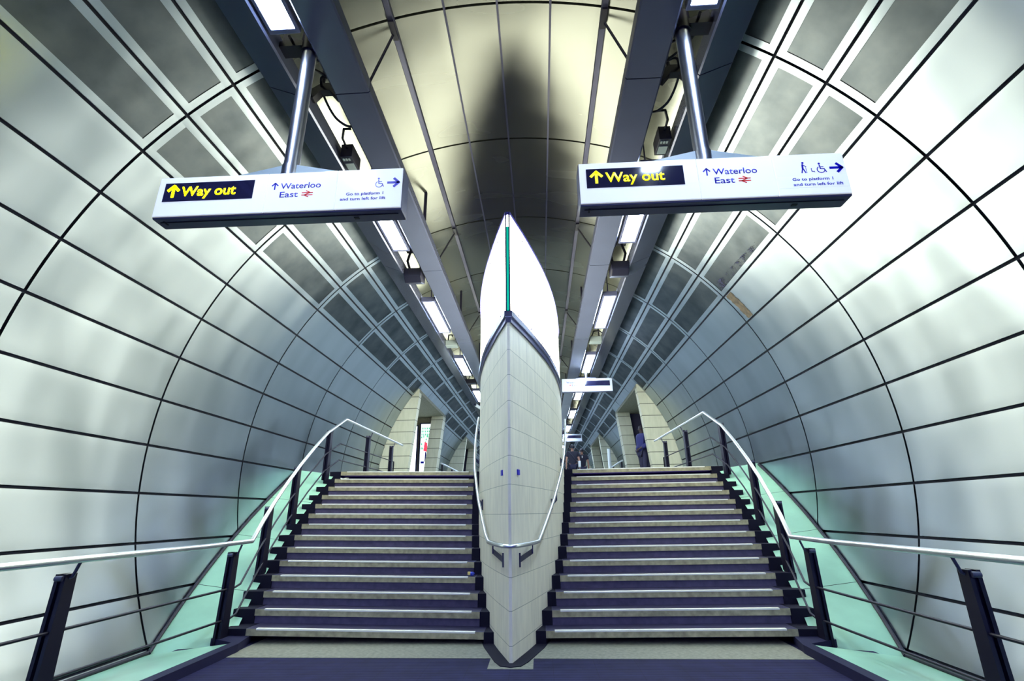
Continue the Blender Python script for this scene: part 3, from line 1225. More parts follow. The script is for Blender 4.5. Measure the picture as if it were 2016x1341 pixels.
def flat(polys, name, m, parent, y, ext=0.0015):
    mb = MB()
    for p in polys:
        mb.prism(p, 'y', y - ext, y)
    o = mb.build(name, m, parent)
    recalc(o)
    return o


def arrow_up(x, z0, w, h, t):
    """three bars: shaft and two barbs"""
    def bar(a, b, th):
        d = Vector((b[0] - a[0], b[1] - a[1]))
        n = Vector((-d.y, d.x)).normalized() * th / 2
        return [(a[0] + n.x, a[1] + n.y), (a[0] - n.x, a[1] - n.y), (b[0] - n.x, b[1] - n.y), (b[0] + n.x, b[1] + n.y)]
    top = z0 + h
    return [bar((x, z0), (x, top - t * 0.5), t), bar((x - w / 2, top - w * 0.56), (x + t * 0.2, top), t), bar((x + w / 2, top - w * 0.56), (x - t * 0.2, top), t)]


def arrow_right(x0, z, L, h, t):
    out = []
    for p in arrow_up(0, 0, h, L, t):
        out.append([(x0 + b, z - a) for a, b in p])
    return out


def circ(x, z, r, n=14):
    return [(x + r * math.cos(2 * PI * k / n), z + r * math.sin(2 * PI * k / n)) for k in range(n)]


def arc(x, z, r, t, a0, a1, n=12):
    """thin arc as quads"""
    qs = []
    for k in range(n):
        a = a0 + (a1 - a0) * k / n
        b = a0 + (a1 - a0) * (k + 1) / n
        qs.append([(x + r * math.cos(a), z + r * math.sin(a)), (x + r * math.cos(b), z + r * math.sin(b)), (x + (r - t) * math.cos(b), z + (r - t) * math.sin(b)), (x + (r - t) * math.cos(a), z + (r - t) * math.sin(a))])
    return qs


def barp(a, b, th):
    d = Vector((b[0] - a[0], b[1] - a[1]))
    n = Vector((-d.y, d.x)).normalized() * th / 2
    return [(a[0] + n.x, a[1] + n.y), (a[0] - n.x, a[1] - n.y), (b[0] - n.x, b[1] - n.y), (b[0] + n.x, b[1] + n.y)]


def big_sign(x0, zb, label, bright, sticker, person, xpole):
    Y = 3.3
    Wd, H, D = 2.02, 0.365, 0.17
    root = empty('hanging_sign', (x0 + Wd / 2, Y, zb), label, 'hanging sign', 'way out signs hung over the stair foot')
    mb = MB()
    mb.box((x0 - 0.006, Y + 0.012, zb - 0.016), (x0 + Wd + 0.006, Y + D, zb + H + 0.006))
    hs = bevel(mb.build('housing', 'sign_dark', root), 0.01, 2)
    mb = MB()
    mb.box((x0 + 0.03, Y + 0.06, zb - 0.022), (x0 + Wd - 0.03, Y + 0.066, zb - 0.014))
    mb.box((x0 + 0.06, Y + 0.05, zb - 0.021), (x0 + 0.075, Y + 0.10, zb - 0.014))
    mb.box((x0 + 1.62, Y + 0.09, zb - 0.021), (x0 + 1.66, Y + 0.12, zb - 0.014))
    mb.build('access_strip', 'black_steel', hs)
    # white face: three plates with fine joints
    cuts = [0.0, 0.912, 1.488, Wd]
    for a, b in zip(cuts[:-1], cuts[1:]):
        mb = MB()
        mb.box((x0 + a + (0.0015 if a else 0), Y, zb), (x0 + b - (0.0015 if b < Wd else 0), Y + 0.02, zb + H))
        fc = bevel(mb.build('face_plate', 'sign_white', root), 0.004, 2)
        if a == 0:
            face0 = fc
        elif a < 1:
            face1 = fc
        else:
            face2 = fc
    # lit matrix display
    mb = MB()
    mb.box((x0 + 0.054, Y - 0.003, zb + 0.135), (x0 + 0.804, Y + 0.004, zb + 0.31))
    scr = mb.build('display_screen', 'sign_black', root)
    ym = Y - 0.0035
    lm = 'letter_yellow' if bright else 'letter_yellow_dim'
    flat(arrow_up(x0 + 0.132, zb + 0.174, 0.092, 0.112, 0.022), 'arrow', lm, scr, ym)
    text_obj('lettering', 'Way out', 0.455, 0.092, (x0 + 0.202, ym, zb + 0.183), lm, scr, 0.008 if bright else 0.018)
    yf = Y - 0.0005
    flat(arrow_up(x0 + 0.98, zb + 0.206, 0.052, 0.066, 0.010), 'arrow', 'letter_blue', face1, yf)
    text_obj('lettering', 'Waterloo', 0.332, 0.056, (x0 + 1.027, yf, zb + 0.213), 'letter_blue', face1, 0.008)
    text_obj('lettering', 'East', 0.15, 0.056, (x0 + 1.03, yf, zb + 0.132), 'letter_blue', face1, 0.008)
    # double arrow of the railway
    xa, za = x0 + 1.255, zb + 0.157
    polys = [barp((xa - 0.046, za + 0.011), (xa + 0.046, za + 0.011), 0.0075), barp((xa - 0.046, za - 0.011), (xa + 0.046, za - 0.011), 0.0075)]
    polys += [barp((xa - 0.012, za + 0.030), (xa + 0.024, za + 0.011), 0.0075), barp((xa + 0.024, za + 0.011), (xa - 0.024, za - 0.011), 0.0075), barp((xa - 0.024, za - 0.011), (xa + 0.012, za - 0.030), 0.0075)]
    flat(polys, 'rail_symbol', 'letter_red', face1, yf)
    if sticker:
        mb = MB()
        mb.box((x0 + 1.50, Y - 0.0012, zb + 0.062), (x0 + Wd - 0.01, Y + 0.001, zb + 0.165))
        mb.build('sticker', 'sticker_white', face2)
    ys = Y - 0.0015
    text_obj('lettering', 'Go to platform 1', 0.30, 0.026, (x0 + (1.607 if sticker else 1.575), ys, zb + 0.124), 'letter_blue', face2, 0.012)
    text_obj('lettering', 'and turn left for lift', 0.365, 0.026, (x0 + (1.607 if sticker else 1.53), ys, zb + 0.078), 'letter_blue', face2, 0.012)
    flat(arrow_right(x0 + 1.90, zb + 0.230, 0.098, 0.082, 0.020), 'arrow', 'letter_blue', face2, yf)
    # wheelchair user
    xw, zw = x0 + 1.835, zb + 0.20
    pol = [circ(xw - 0.006, zw + 0.072, 0.0085)] + arc(xw, zw + 0.018, 0.031, 0.0062, math.radians(120), math.radians(350), 14)
    pol += [barp((xw - 0.006, zw + 0.06), (xw - 0.002, zw + 0.022), 0.008), barp((xw - 0.004, zw + 0.042), (xw + 0.022, zw + 0.042), 0.006), barp((xw - 0.002, zw + 0.024), (xw + 0.026, zw + 0.024), 0.007), barp((xw + 0.024, zw + 0.026), (xw + 0.037, zw - 0.006), 0.007)]
    flat(pol, 'wheelchair_symbol', 'letter_blue', face2, yf)
    if person:
        xp, zp = x0 + 1.705, zb + 0.192
        pol = [circ(xp + 0.004, zp + 0.092, 0.009), barp((xp, zp + 0.08), (xp - 0.004, zp + 0.04), 0.013), barp((xp - 0.004, zp + 0.045), (xp - 0.016, zp), 0.008), barp((xp - 0.003, zp + 0.045), (xp + 0.014, zp), 0.008), barp((xp, zp + 0.075), (xp + 0.026, zp + 0.056), 0.005), barp((xp + 0.02, zp + 0.06), (xp + 0.022, zp + 0.0), 0.003)]
        pol += [circ(xp + 0.06, zp + 0.036, 0.004), barp((xp + 0.058, zp + 0.03), (xp + 0.062, zp + 0.014), 0.005), barp((xp + 0.058, zp + 0.012), (xp + 0.074, zp + 0.010), 0.004), barp((xp + 0.075, zp + 0.016), (xp + 0.082, zp + 0.004), 0.004)]
        flat(pol, 'walker_symbol', 'letter_blue', face2, yf)
    # hanger: cast wings, collar and pole
    zt = zb + H
    mb = MB()
    for k in (-1, 1):
        mb.prism([(xpole + k * 0.05, zt + 0.006), (xpole + k * 0.43, zt + 0.006), (xpole + k * 0.43, zt + 0.04), (xpole + k * 0.05, zt + 0.125)], 'y', Y + 0.055, Y + 0.115)
    mb.box((xpole - 0.43, Y + 0.045, zt + 0.004), (xpole + 0.43, Y + 0.125, zt + 0.018))
    o = mb.build('hanger_wings', 'box_grey', root)
    recalc(o)
    mb = MB()
    mb.cyl((xpole, Y + 0.085, zt + 0.01), (xpole, Y + 0.085, zt + 0.12), 0.071, 24)
    mb.build('collar', 'pole_steel', root)
    mb = MB()
    mb.cyl((xpole, Y + 0.085, zt + 0.08), (xpole, Y + 0.085, 5.46), 0.062, 24)
    mb.build('pole', 'pole_steel', root)
    mb = MB()
    mb.cyl((xpole, Y + 0.085, 5.40), (xpole, Y + 0.085, 5.60), 0.08, 20)
    mb.box((xpole - 0.27, Y + 0.02, 5.44), (xpole + 0.27, Y + 0.15, 5.50))
    mb.prism([(xpole - 0.25, 5.50), (xpole + 0.25, 5.50), (xpole + 0.25, 5.62), (xpole + 0.09, 5.53), (xpole - 0.09, 5.53), (xpole - 0.25, 5.62)], 'y', Y + 0.04, Y + 0.13)
    mb.cyl((xpole, Y + 0.085, 5.6), (xpole, Y + 0.085, 6.25), 0.035, 12)
    o = mb.build('pole_mount', 'black_steel', root)
    recalc(o)
    return root


big_sign(0.698, 3.617, 'white hanging sign over the right stair, dim yellow way out display', False, True, True, 1.70)
big_sign(-2.728, 3.655, 'white hanging sign over the left stair, brightly lit yellow way out display', True, False, False, -1.69)


def small_sign(x0, x1, Y, z0, z1, label, txt, scr_l, scr_r):
    root = empty('platform_sign', ((x0 + x1) / 2, Y, z0), label, 'hanging sign')
    mb = MB()
    mb.box((x0, Y, z0), (x1, Y + 0.12, z1))
    bx = bevel(mb.build('housing', 'plain_white', root), 0.01, 2)
    mb = MB()
    mb.box((x0 - 0.002, Y + 0.005, z0 - 0.012), (x1 + 0.002, Y + 0.125, z0 - 0.001))
    mb.build('base_strip', 'sign_dark', root)
    w = x1 - x0
    h = z1 - z0
    mb = MB()
    mb.prism([(x0 + w * scr_l + 0.03, z0 + h * 0.82), (x0 + w * scr_r, z0 + h * 0.82), (x0 + w * scr_r, z0 + h * 0.42), (x0 + w * scr_l, z0 + h * 0.42)], 'y', Y - 0.004, Y + 0.002)
    o = mb.build('display_screen', 'sign_black', root)
    recalc(o)
    if txt:
        text_obj('lettering', 'Waterloo', w * 0.24, h * 0.16, (x0 + w * 0.09, Y - 0.001, z0 + h * 0.64), 'letter_blue', bx, 0.008)
        text_obj('lettering', 'East', w * 0.12, h * 0.14, (x0 + w * 0.2, Y - 0.001, z0 + h * 0.42), 'letter_blue', bx, 0.0)
        flat(arrow_right(x0 + w * 0.34, z0 + h * 0.70, w * 0.05, h * 0.12, h * 0.03), 'arrow', 'letter_blue', bx, Y - 0.001)
        xa, za = x0 + w * 0.165, z0 + h * 0.48
        flat([barp((xa - 0.03, za + 0.012), (xa + 0.03, za + 0.012), 0.009), barp((xa - 0.03, za - 0.012), (xa + 0.03, za - 0.012), 0.009), barp((xa + 0.02, za + 0.012), (xa - 0.02, za - 0.012), 0.009)], 'rail_symbol', 'letter_red', bx, Y - 0.001)
    mb = MB()
    xc = (x0 + x1) / 2 - 0.02
    mb.cyl((xc, Y + 0.06, z1), (xc, Y + 0.06, 5.6), 0.05, 16)
    mb.build('pole', 'pole_steel', root)
    mb = MB()
    mb.box((xc - 0.3, Y + 0.02, z1), (xc + 0.3, Y + 0.1, z1 + 0.03))
    mb.cyl((xc, Y + 0.06, 5.4), (xc, Y + 0.06, 6.2), 0.03, 10)
    mb.build('hanger_wings', 'bar_grey', root)


small_sign(1.062, 2.56, 14.6, 4.77, 5.165, 'small white sign with black display hanging right of the prow top', True, 0.45, 0.95)
small_sign(0.80, 2.60, 26.6, 4.90, 5.28, 'far white sign with black display, lower and beyond the small sign', False, 0.4, 0.97)

# ------------------------------------------------------------------ portals
def portal(s, y0, label, lit):
    root = empty('portal', (s * 3.6, y0, ZUP), label, 'doorway', 'concrete portals to the platforms')
    Ri = R + 0.03

    def cylx(z):
        return math.sqrt(Ri * Ri - (z - AZ) ** 2)

    def inx(z):
        return interp(z, [ZUP - 0.1, 4.97], [3.665, 3.352])
    for y, yb, nm in ((y0, y0 + 0.28, 'front_jamb'), (y0 + PLEN - 0.45, y0 + PLEN + 0.03, 'far_jamb')):
        mb = MB()
        zs = [ZUP - 0.1 + (4.97 - ZUP + 0.1) * k / 10 for k in range(11)]
        far = nm == 'far_jamb'
        wid = (lambda z: inx(z) + 0.46) if far else cylx
        inn_ = [(inx(z), z) for z in zs]
        o_ = [(wid(z), z) for z in zs]
        if not far:
            inn_ += [(3.36, 5.09)]
            o_ += [(cylx(5.09), 5.09)]
        for yy in (y, yb):
            for k in range(len(inn_) - 1):
                q = [inn_[k], o_[k], o_[k + 1], inn_[k + 1]]
                mb.face([(s * a, yy, b) for a, b in q], 0, uv=[(a, b) for a, b in q])
        for path in (inn_, o_):
            for k in range(len(path) - 1):
                a, b = path[k], path[k + 1]
                mb.face([(s * a[0], y, a[1]), (s * a[0], yb, a[1]), (s * b[0], yb, b[1]), (s * b[0], y, b[1])], 0, uv=[(0.2, a[1]), (0.2 + yb - y, a[1]), (0.2 + yb - y, b[1]), (0.2, b[1])])
        mb.build(nm, 'portal_concrete', root)
    mb = MB()
    xs = sorted((s * 3.350, s * 8))
    mb.box((xs[0], y0 + 0.002, 4.97), (xs[1], y0 + PLEN + 0.03, 5.07))
    mb.build('lintel', 'strip_stone', root)
    # passage behind
    mb = MB()
    m = 0
    xa, xb = s * 4.2, s * 8
    yn, yf_ = y0 + 0.28, y0 + PLEN - 0.12
    mb.face([(xa, yn, ZUP), (xb, yn, ZUP), (xb, yn, 4.97), (xa, yn, 4.97)])
    mb.face([(s * 3.7, yf_, ZUP), (xb, yf_, ZUP), (xb, yf_, 4.97), (s * 3.5, yf_, 4.97)])
    mb.face([(xb, yn, ZUP), (xb, yf_, ZUP), (xb, yf_, 4.97), (xb, yn, 4.97)])
    mb.build('passage', 'strip_stone' if lit else 'passage_shade', root)
    return root


portal(-1, PORTALS[0], 'concrete portal on the left wall with lit posters inside', True)
portal(1, PORTALS[0], 'concrete portal on the right wall with a person standing inside', False)
portal(-1, PORTALS[1], 'second concrete portal on the left, half hidden by the handrail end', False)
portal(1, PORTALS[1], 'second concrete portal on the right, beyond the one with the person', False)
for s, nm in ((-1, 'left'), (1, 'right')):
    for k in (2, 3):
        portal(s, PORTALS[k], '%s concrete portal on the %s, a sliver far down the tunnel' % (ORD[k + 1], nm), False)


def poster(x0, x1, Y, z0, z1, label, kind):
    root = empty('lightbox_poster', ((x0 + x1) / 2, Y, z0), label, 'poster')
    mb = MB()
    mb.box((x0 - 0.05, Y, z0 - 0.05), (x1 + 0.05, Y + 0.08, z1 + 0.05))
    bevel(mb.build('frame', 'poster_dark', root), 0.01, 1)
    mb = MB()
    mb.box((x0, Y - 0.006, z0), (x1, Y + 0.002, z1))
    sc = mb.build('poster_sheet', 'poster_white', root)
    rnd = random.Random(5)
    if kind:
        w = x1 - x0
        h = z1 - z0
        g = []
        for r_ in range(3):
            for c_ in range(5):
                xx = x0 + w * (0.06 + 0.18 * c_)
                zz = z0 + h * (0.90 - 0.055 * r_)
                g.append([(xx, zz), (xx + w * 0.11, zz), (xx + w * 0.11, zz + h * 0.04), (xx, zz + h * 0.04)])
        for k in range(16):
            xx = x0 + w * rnd.uniform(0.03, 0.8)
            zz = z0 + h * rnd.uniform(0.48, 0.78)
            g.append([(xx, zz), (xx + w * 0.14, zz), (xx + w * 0.1, zz + h * 0.05), (xx, zz + h * 0.03)])
        flat(g, 'print_marks', 'poster_green', sc, Y - 0.0065)
        flat([[(x0 + w * 0.33, z0 + h * 0.52), (x0 + w * 0.72, z0 + h * 0.5), (x0 + w * 0.70, z0 + h * 0.66), (x0 + w * 0.42, z0 + h * 0.68)]], 'red_figure', 'poster_red', sc, Y - 0.009)
        flat([[(x0 + w * 0.5, z0 + h * 0.33), (x0 + w * 0.62, z0 + h * 0.33), (x0 + w * 0.62, z0 + h * 0.5), (x0 + w * 0.5, z0 + h * 0.5)], [(x0 + w * 0.1, z0 + h * 0.3), (x0 + w * 0.45, z0 + h * 0.3), (x0 + w * 0.45, z0 + h * 0.34), (x0 + w * 0.1, z0 + h * 0.34)]], 'print_blue', 'letter_blue', sc, Y - 0.008)


poster(-4.95, -4.40, 19.30, 2.55, 4.62, 'glowing white poster inside the left portal, nearest its front jamb', 0)
poster(-4.24, -3.86, 19.30, 2.55, 4.70, 'lit poster with red figure inside the left portal, beside the far jamb', 1)

# far rails, bollard, camera
for s, nm in ((-1, 'left'), (1, 'right')):
    root = empty('handrail', (s * 3.5, 19.8, ZUP), 'far straight handrail along the %s wall between the portals' % nm, 'handrail')
    mb = MB()
    mb.tube([(s * 3.5, 19.75, 3.24), (s * 3.5, 25.3, 3.24)], 0.03, 10)
    mb.build('rail', 'stainless', root)
    for y in (20.2, 22.5, 24.8):
        mb = MB()
        mb.box((s * 3.53 - 0.03, y - 0.05, ZUP), (s * 3.53 + 0.03, y + 0.05, 3.22))
        mb.build('post', 'black_steel', root)
root = empty('pillar', (3.25, 21.5, ZUP), 'slim white pillar in front of the second right portal', 'pillar')
mb = MB()
mb.cyl((3.25, 21.5, ZUP), (3.25, 21.5, 3.88), 0.07, 16)
mb.build('shaft', 'camera_white', root)
mb = MB()
mb.cyl((3.25, 21.5, 3.88), (3.25, 21.5, 3.90), 0.075, 16)
mb.build('cap', 'box_grey', root)
root = empty('security_camera', (-1.62, 16.2, 4.7), 'white bullet camera beside the left edge of the prow', 'camera')
mb = MB()
mb.cyl((-1.70, 16.0, 4.72), (-1.50, 16.25, 4.62), 0.05, 14)
mb.build('body', 'camera_white', root)
mb = MB()
mb.cyl((-1.73, 15.97, 4.735), (-1.70, 16.0, 4.72), 0.04, 14)
mb.build('front_glass', 'sign_black', root)
mb = MB()
mb.tube([(-1.55, 16.2, 4.68), (-1.55, 16.25, 5.0), (-1.55, 16.25, 5.36)], 0.02, 8)
mb.build('stem', 'camera_white', root)

# ------------------------------------------------------------------ people
def skin(name, verts, edges, radii, m, parent, sub=2):
    me = bpy.data.meshes.new('tmp')
    me.from_pydata([Vector(v) for v in verts], edges, [])
    o = bpy.data.objects.new('tmp_skin', me)
    COL.objects.link(o)
    md = o.modifiers.new('s', 'SKIN')
    md.use_smooth_shade = True
    for v, r in zip(me.skin_vertices[0].data, radii):
        v.radius = r if isinstance(r, tuple) else (r, r)
    me.skin_vertices[0].data[0].use_root = True
    o.modifiers.new('b', 'SUBSURF').levels = sub
    dg = bpy.context.evaluated_depsgraph_get()
    out = bpy.data.meshes.new_from_object(o.evaluated_get(dg))
    bpy.data.objects.remove(o)
    out.materials.clear()
    out.materials.append(MAT[m])
    for p in out.polygons:
        p.use_smooth = True
    ob = bpy.data.objects.new(name, out)
    COL.objects.link(ob)
    if parent is not None:
        ob.parent = parent
        ORG[ob.name] = ORG[parent.name]
    return ob


def person(loc, rz, label, top, low, sleeves, extra=None, arm_pose='down', h=1.75, stride=0.12, sk='skin'):
    """figure faces local -Y before rotation rz"""
    root = empty('person', loc, label, 'person')
    root.rotation_euler = (0, 0, rz)
    k = h / 1.75
    ORG[root.name] = Vector((0, 0, 0))
    s_ = stride
    J = {
        'pel': (0, 0, 0.95), 'wst': (0, 0.0, 1.10), 'chs': (0, 0.01, 1.30), 'nkb': (0, 0.01, 1.46), 'nk': (0, -0.01, 1.53), 'hd': (0, -0.02, 1.62), 'cr': (0, -0.015, 1.70),
        'hL': (0.09, 0, 0.90), 'kL': (0.10, -0.02 - s_ * 0.5, 0.50), 'aL': (0.10, s_ * 0.3 - s_ * 0.9, 0.09), 'tL': (0.11, -0.14 - s_ * 0.6, 0.04),
        'hR': (-0.09, 0, 0.90), 'kR': (-0.10, -0.02 + s_ * 0.3, 0.50), 'aR': (-0.10, 0.04 + s_ * 0.9, 0.09), 'tR': (-0.11, -0.10 + s_ * 0.9, 0.04),
        'sL': (0.19, 0.01, 1.42), 'eL': (0.25, 0.03, 1.14), 'wL': (0.26, -0.04, 0.90), 'sR': (-0.19, 0.01, 1.42), 'eR': (-0.25, 0.03, 1.14), 'wR': (-0.26, -0.04, 0.90)}
    if arm_pose == 'bent':
        J['eL'] = (0.25, 0.04, 1.15); J['wL'] = (0.12, -0.15, 1.04)
        J['eR'] = (-0.25, 0.04, 1.15); J['wR'] = (-0.09, -0.15, 0.99)
    Rr = {'pel': (0.15, 0.11), 'wst': (0.13, 0.10), 'chs': (0.155, 0.115), 'nkb': 0.075, 'nk': 0.055, 'hd': (0.078, 0.095), 'cr': (0.06, 0.075), 'hL': 0.095, 'kL': 0.058, 'aL': 0.04, 'tL': 0.035, 'hR': 0.095, 'kR': 0.058, 'aR': 0.04, 'tR': 0.035, 'sL': 0.06, 'eL': 0.042, 'wL': 0.028, 'sR': 0.06, 'eR': 0.042, 'wR': 0.028}
    E_ = [('pel', 'wst'), ('wst', 'chs'), ('chs', 'nkb'), ('nkb', 'nk'), ('nk', 'hd'), ('hd', 'cr'), ('pel', 'hL'), ('hL', 'kL'), ('kL', 'aL'), ('aL', 'tL'), ('pel', 'hR'), ('hR', 'kR'), ('kR', 'aR'), ('aR', 'tR'), ('chs', 'sL'), ('sL', 'eL'), ('eL', 'wL'), ('chs', 'sR'), ('sR', 'eR'), ('eR', 'wR')]
    # hands with five fingers in the same surface
    for sd in ('L', 'R'):
        w = Vector(J['w' + sd]); e = Vector(J['e' + sd])
        d = (w - e).normalized()
        side = Vector((0, -1, 0)) if arm_pose == 'down' else Vector((0, 0, 1))
        pm = w + d * 0.07
        J['p' + sd] = tuple(pm); Rr['p' + sd] = (0.038, 0.016)
        E_.append(('w' + sd, 'p' + sd))
        for fi in range(4):
            b = pm + side * (0.027 - 0.018 * fi) + d * 0.02
            t = b + d * (0.062, 0.074, 0.068, 0.052)[fi] + side * 0.002 + Vector((0, 0, 0)) 
            J['f%d%s' % (fi, sd)] = tuple(b); J['g%d%s' % (fi, sd)] = tuple(t)
            Rr['f%d%s' % (fi, sd)] = 0.0085; Rr['g%d%s' % (fi, sd)] = 0.0075
            E_ += [('p' + sd, 'f%d%s' % (fi, sd)), ('f%d%s' % (fi, sd), 'g%d%s' % (fi, sd))]
        tb = w + d * 0.03 + side * 0.035
        J['th' + sd] = tuple(tb); J['tt' + sd] = tuple(tb + d * 0.04 + side * 0.02)
        Rr['th' + sd] = 0.011; Rr['tt' + sd] = 0.009
        E_ += [('w' + sd, 'th' + sd), ('th' + sd, 'tt' + sd)]
    # nose
    J['no'] = (0, -0.125, 1.60); Rr['no'] = 0.012
    E_.append(('hd', 'no'))
    names = list(J)
    idx = {n: i for i, n in enumerate(names)}
    skin('body', [Vector(J[n]) * k for n in names], [(idx[a], idx[b]) for a, b in E_], [tuple(q * k for q in Rr[n]) if isinstance(Rr[n], tuple) else Rr[n] * k for n in names], sk, root)

    def garment(nm, ns, es, grow, m, over=None):
        over = over or {}
        id2 = {n: i for i, n in enumerate(ns)}
        pts = [Vector(over.get(n, J.get(n, (0, 0, 0)))) * k for n in ns]
        rr = []
        for n in ns:
            r = Rr.get(n, 0.05)
            rr.append(tuple((q + grow) * k for q in r) if isinstance(r, tuple) else (r + grow) * k)
        return skin(nm, pts, [(id2[a], id2[b]) for a, b in es], rr, m, root)
    tl = ['wst', 'pel', 'chs', 'nkb', 'sL', 'sR']
    te = [('wst', 'pel'), ('wst', 'chs'), ('chs', 'nkb'), ('chs', 'sL'), ('chs', 'sR')]
    if sleeves == 'long':
        tl += ['eL', 'wL', 'eR', 'wR']
        te += [('sL', 'eL'), ('eL', 'wL'), ('sR', 'eR'), ('eR', 'wR')]
        ov = {}
    else:
        tl += ['mL', 'mR']
        J['mL'] = tuple(Vector(J['sL']).lerp(Vector(J['eL']), 0.6)); J['mR'] = tuple(Vector(J['sR']).lerp(Vector(J['eR']), 0.6))
        Rr['mL'] = Rr['mR'] = 0.055
        te += [('sL', 'mL'), ('sR', 'mR')]
    g = garment('jacket' if sleeves == 'long' else 'shirt', tl, te, 0.045 if sleeves == 'long' else 0.022, top)
    garment('trousers', ['pel', 'hL', 'kL', 'aL', 'hR', 'kR', 'aR'], [('pel', 'hL'), ('hL', 'kL'), ('kL', 'aL'), ('pel', 'hR'), ('hR', 'kR'), ('kR', 'aR')], 0.018, low)
    for sd in 'LR':
        garment('shoe', ['a' + sd, 't' + sd], [('a' + sd, 't' + sd)], 0.014, 'shirt_black')
    # hair cap
    mb = MB()
    c = Vector((0, -0.005, 1.645)) * k
    rows = []
    for a in range(0, 9):
        th = PI * 0.58 * a / 8
        rows.append([c + Vector((0.092 * math.sin(th) * math.cos(2 * PI * j / 16), 0.112 * math.sin(th) * math.sin(2 * PI * j / 16) + 0.012 + (0.02 if math.sin(2 * PI * j / 16) > 0 else 0.0) * math.sin(th), 0.105 * math.cos(th) - (0.03 * max(0, math.sin(2 * PI * j / 16)) * (a / 8)) + 0.025 * max(0, -math.sin(2 * PI * j / 16)) * (a / 8))) * k for j in range(16)])
    mb.grid(rows, 0, True, closed=True)
    mb.build('hair', 'hair', root)
    for sx in (-1, 1):
        mb = MB()
        mb.cyl(Vector((sx * 0.078, 0.0, 1.60)) * k, Vector((sx * 0.097, 0.008, 1.605)) * k, 0.024, 10)
        mb.build('ear', sk, root)
        mb = MB()
        mb.cyl(Vector((sx * 0.032, -0.100, 1.625)) * k, Vector((sx * 0.032, -0.112, 1.625)) * k, 0.010, 8)
        mb.build('eye', 'hair', root)
    mb = MB()
    mb.box(Vector((-0.022, -0.112, 1.558)) * k, Vector((0.022, -0.095, 1.566)) * k)
    mb.build('mouth', 'rust', root)
    if extra == 'back_mark':
        mb = MB()
        mb.box(Vector((-0.018, 0.150, 1.33)) * k, Vector((0.018, 0.165, 1.42)) * k)
        mb.build('shirt_print', 'white_cloth', root)
    if extra == 'strap':
        mb = MB()
        mb.tube([Vector(q) * k for q in ((0.16, -0.10, 1.46), (0.14, 0.10, 1.47), (0.0, 0.155, 1.28), (-0.17, 0.08, 1.06))], 0.014, 8)
        mb.build('bag_strap', 'bar_grey', root)
        mb = MB()
        mb.box(Vector((-0.30, -0.05, 0.86)) * k, Vector((-0.20, 0.18, 1.10)) * k)
        bevel(mb.build('shoulder_bag', 'white_cloth', root), 0.02, 2)
    return root


person((3.50, 15.66, ZUP), -PI * 0.36, 'person in a dark blue jacket standing inside the right portal, facing left', 'jacket_navy', 'trousers_navy', 'long', arm_pose='bent', h=1.72, stride=0.05, sk='skin_shaded')
person((1.64, 20.2, ZUP), PI, 'person in black top with shoulder strap walking away, left of the pair', 'shirt_black', 'trousers_navy', 'short', 'strap', h=1.74)
person((2.08, 21.1, ZUP), PI, 'person in black top with white mark on the back, right of the pair', 'shirt_black', 'trousers_navy', 'short', 'back_mark', h=1.70)

# pale case standing by the person
root = empty('suitcase', (3.92, 15.75, ZUP), 'pale rounded case behind the person in the right portal', 'suitcase')
mb = MB()
mb.box((3.82, 15.62, ZUP + 0.03), (4.04, 16.0, ZUP + 0.62))
bevel(mb.build('shell', 'camera_white', root), 0.06, 4)
mb = MB()
for yy in (15.68, 15.94):
    mb.cyl((3.86, yy, ZUP + 0.03), (3.90, yy, ZUP + 0.03), 0.03, 10)
mb.build('wheels', 'black_steel', root)

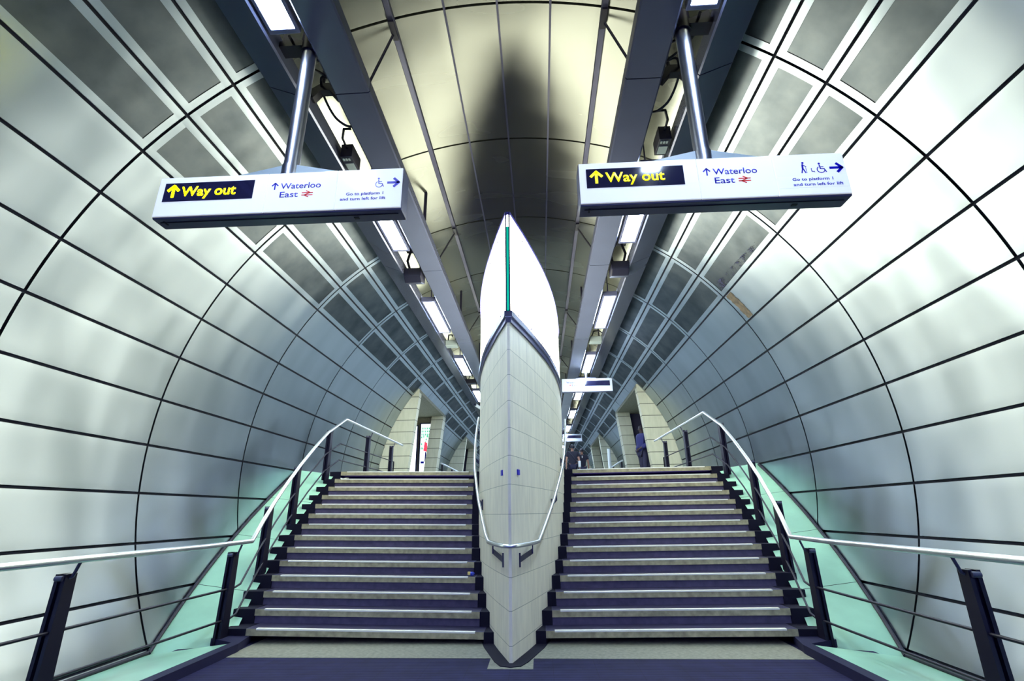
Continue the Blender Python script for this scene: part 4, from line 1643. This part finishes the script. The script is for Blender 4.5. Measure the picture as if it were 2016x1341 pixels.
# ------------------------------------------------------------------ litter and stains
root = empty('litter', (-0.61, 7.22, 0.59), 'crumpled blue and yellow wrapper on a step beside the prow, left stair', 'litter')
zb = RISE * 4 - 0.035 - RISE
mb = MB()
rnd = random.Random(3)
c = Vector((-0.61, 7.22, 0.0))
zt = RISE * 4 - 0.033 + 0.002
rows = []
for a in range(6):
    th = PI * a / 5
    rows.append([(c.x + 0.035 * math.sin(th) * math.cos(2 * PI * j / 9) * rnd.uniform(0.7, 1.25), c.y + 0.03 * math.sin(th) * math.sin(2 * PI * j / 9) * rnd.uniform(0.7, 1.25), zt + 0.03 - 0.028 * math.cos(th) * rnd.uniform(0.8, 1.0)) for j in range(9)])
mb.grid(rows, 0, False, closed=True)
mb.build('blue_wrapper', 'litter_blue', root)
mb = MB()
mb.box((c.x - 0.05, c.y - 0.035, zt + 0.02), (c.x - 0.015, c.y - 0.0, zt + 0.055))
mb.build('yellow_scrap', 'litter_yellow', root)
root = empty('paper_scrap', (-3.35, 9.72, RISE * 13), 'white crumpled paper scrap on the top step of the left stair', 'litter')
mb = MB()
rows = []
c = Vector((-3.42, 9.74, RISE * 13 + 0.004))
for a in range(5):
    rows.append([(c.x + 0.035 * (j - 2), c.y + 0.02 * (a - 2), c.z + rnd.uniform(0, 0.02)) for j in range(5)])
mb.grid(rows, 0, False)
mb.build('sheet', 'white_cloth', root)

mb = MB()
# brown exposed patch beside ring C on the right wall
t0, t1 = seam(2) + 0.3, seam(3) - 0.3
n = 14
rnd = random.Random(9)
rows = []
for k in range(n + 1):
    t = t0 + (t1 - t0) * k / n
    ya = 7.79 + 0.02 * rnd.random() - 0.03 * (k / n)
    yb = 7.98 + 0.03 * rnd.random() - 0.05 * (k / n)
    rows.append([cp(t, ya, R - 0.004), cp(t, yb, R - 0.004)])
mb.grid(rows, 0, False)
o = mb.build('rust_patch', 'rust', wr)
o['label'] = 'brown stained strip'
mb = MB()
rows = []
for k in range(n + 1):
    y = 6.2 + (7.95 - 6.2) * k / n
    a = seam(2) - 1.2
    rows.append([cp(a - (1.3 + 2.2 * (k / n)) * 0.6, y, R - 0.004), cp(a, y, R - 0.004)])
mb.grid(rows, 0, False)
o = mb.build('dirt_speckle', 'speckle', wr)
o['label'] = 'dark speckled dirt'
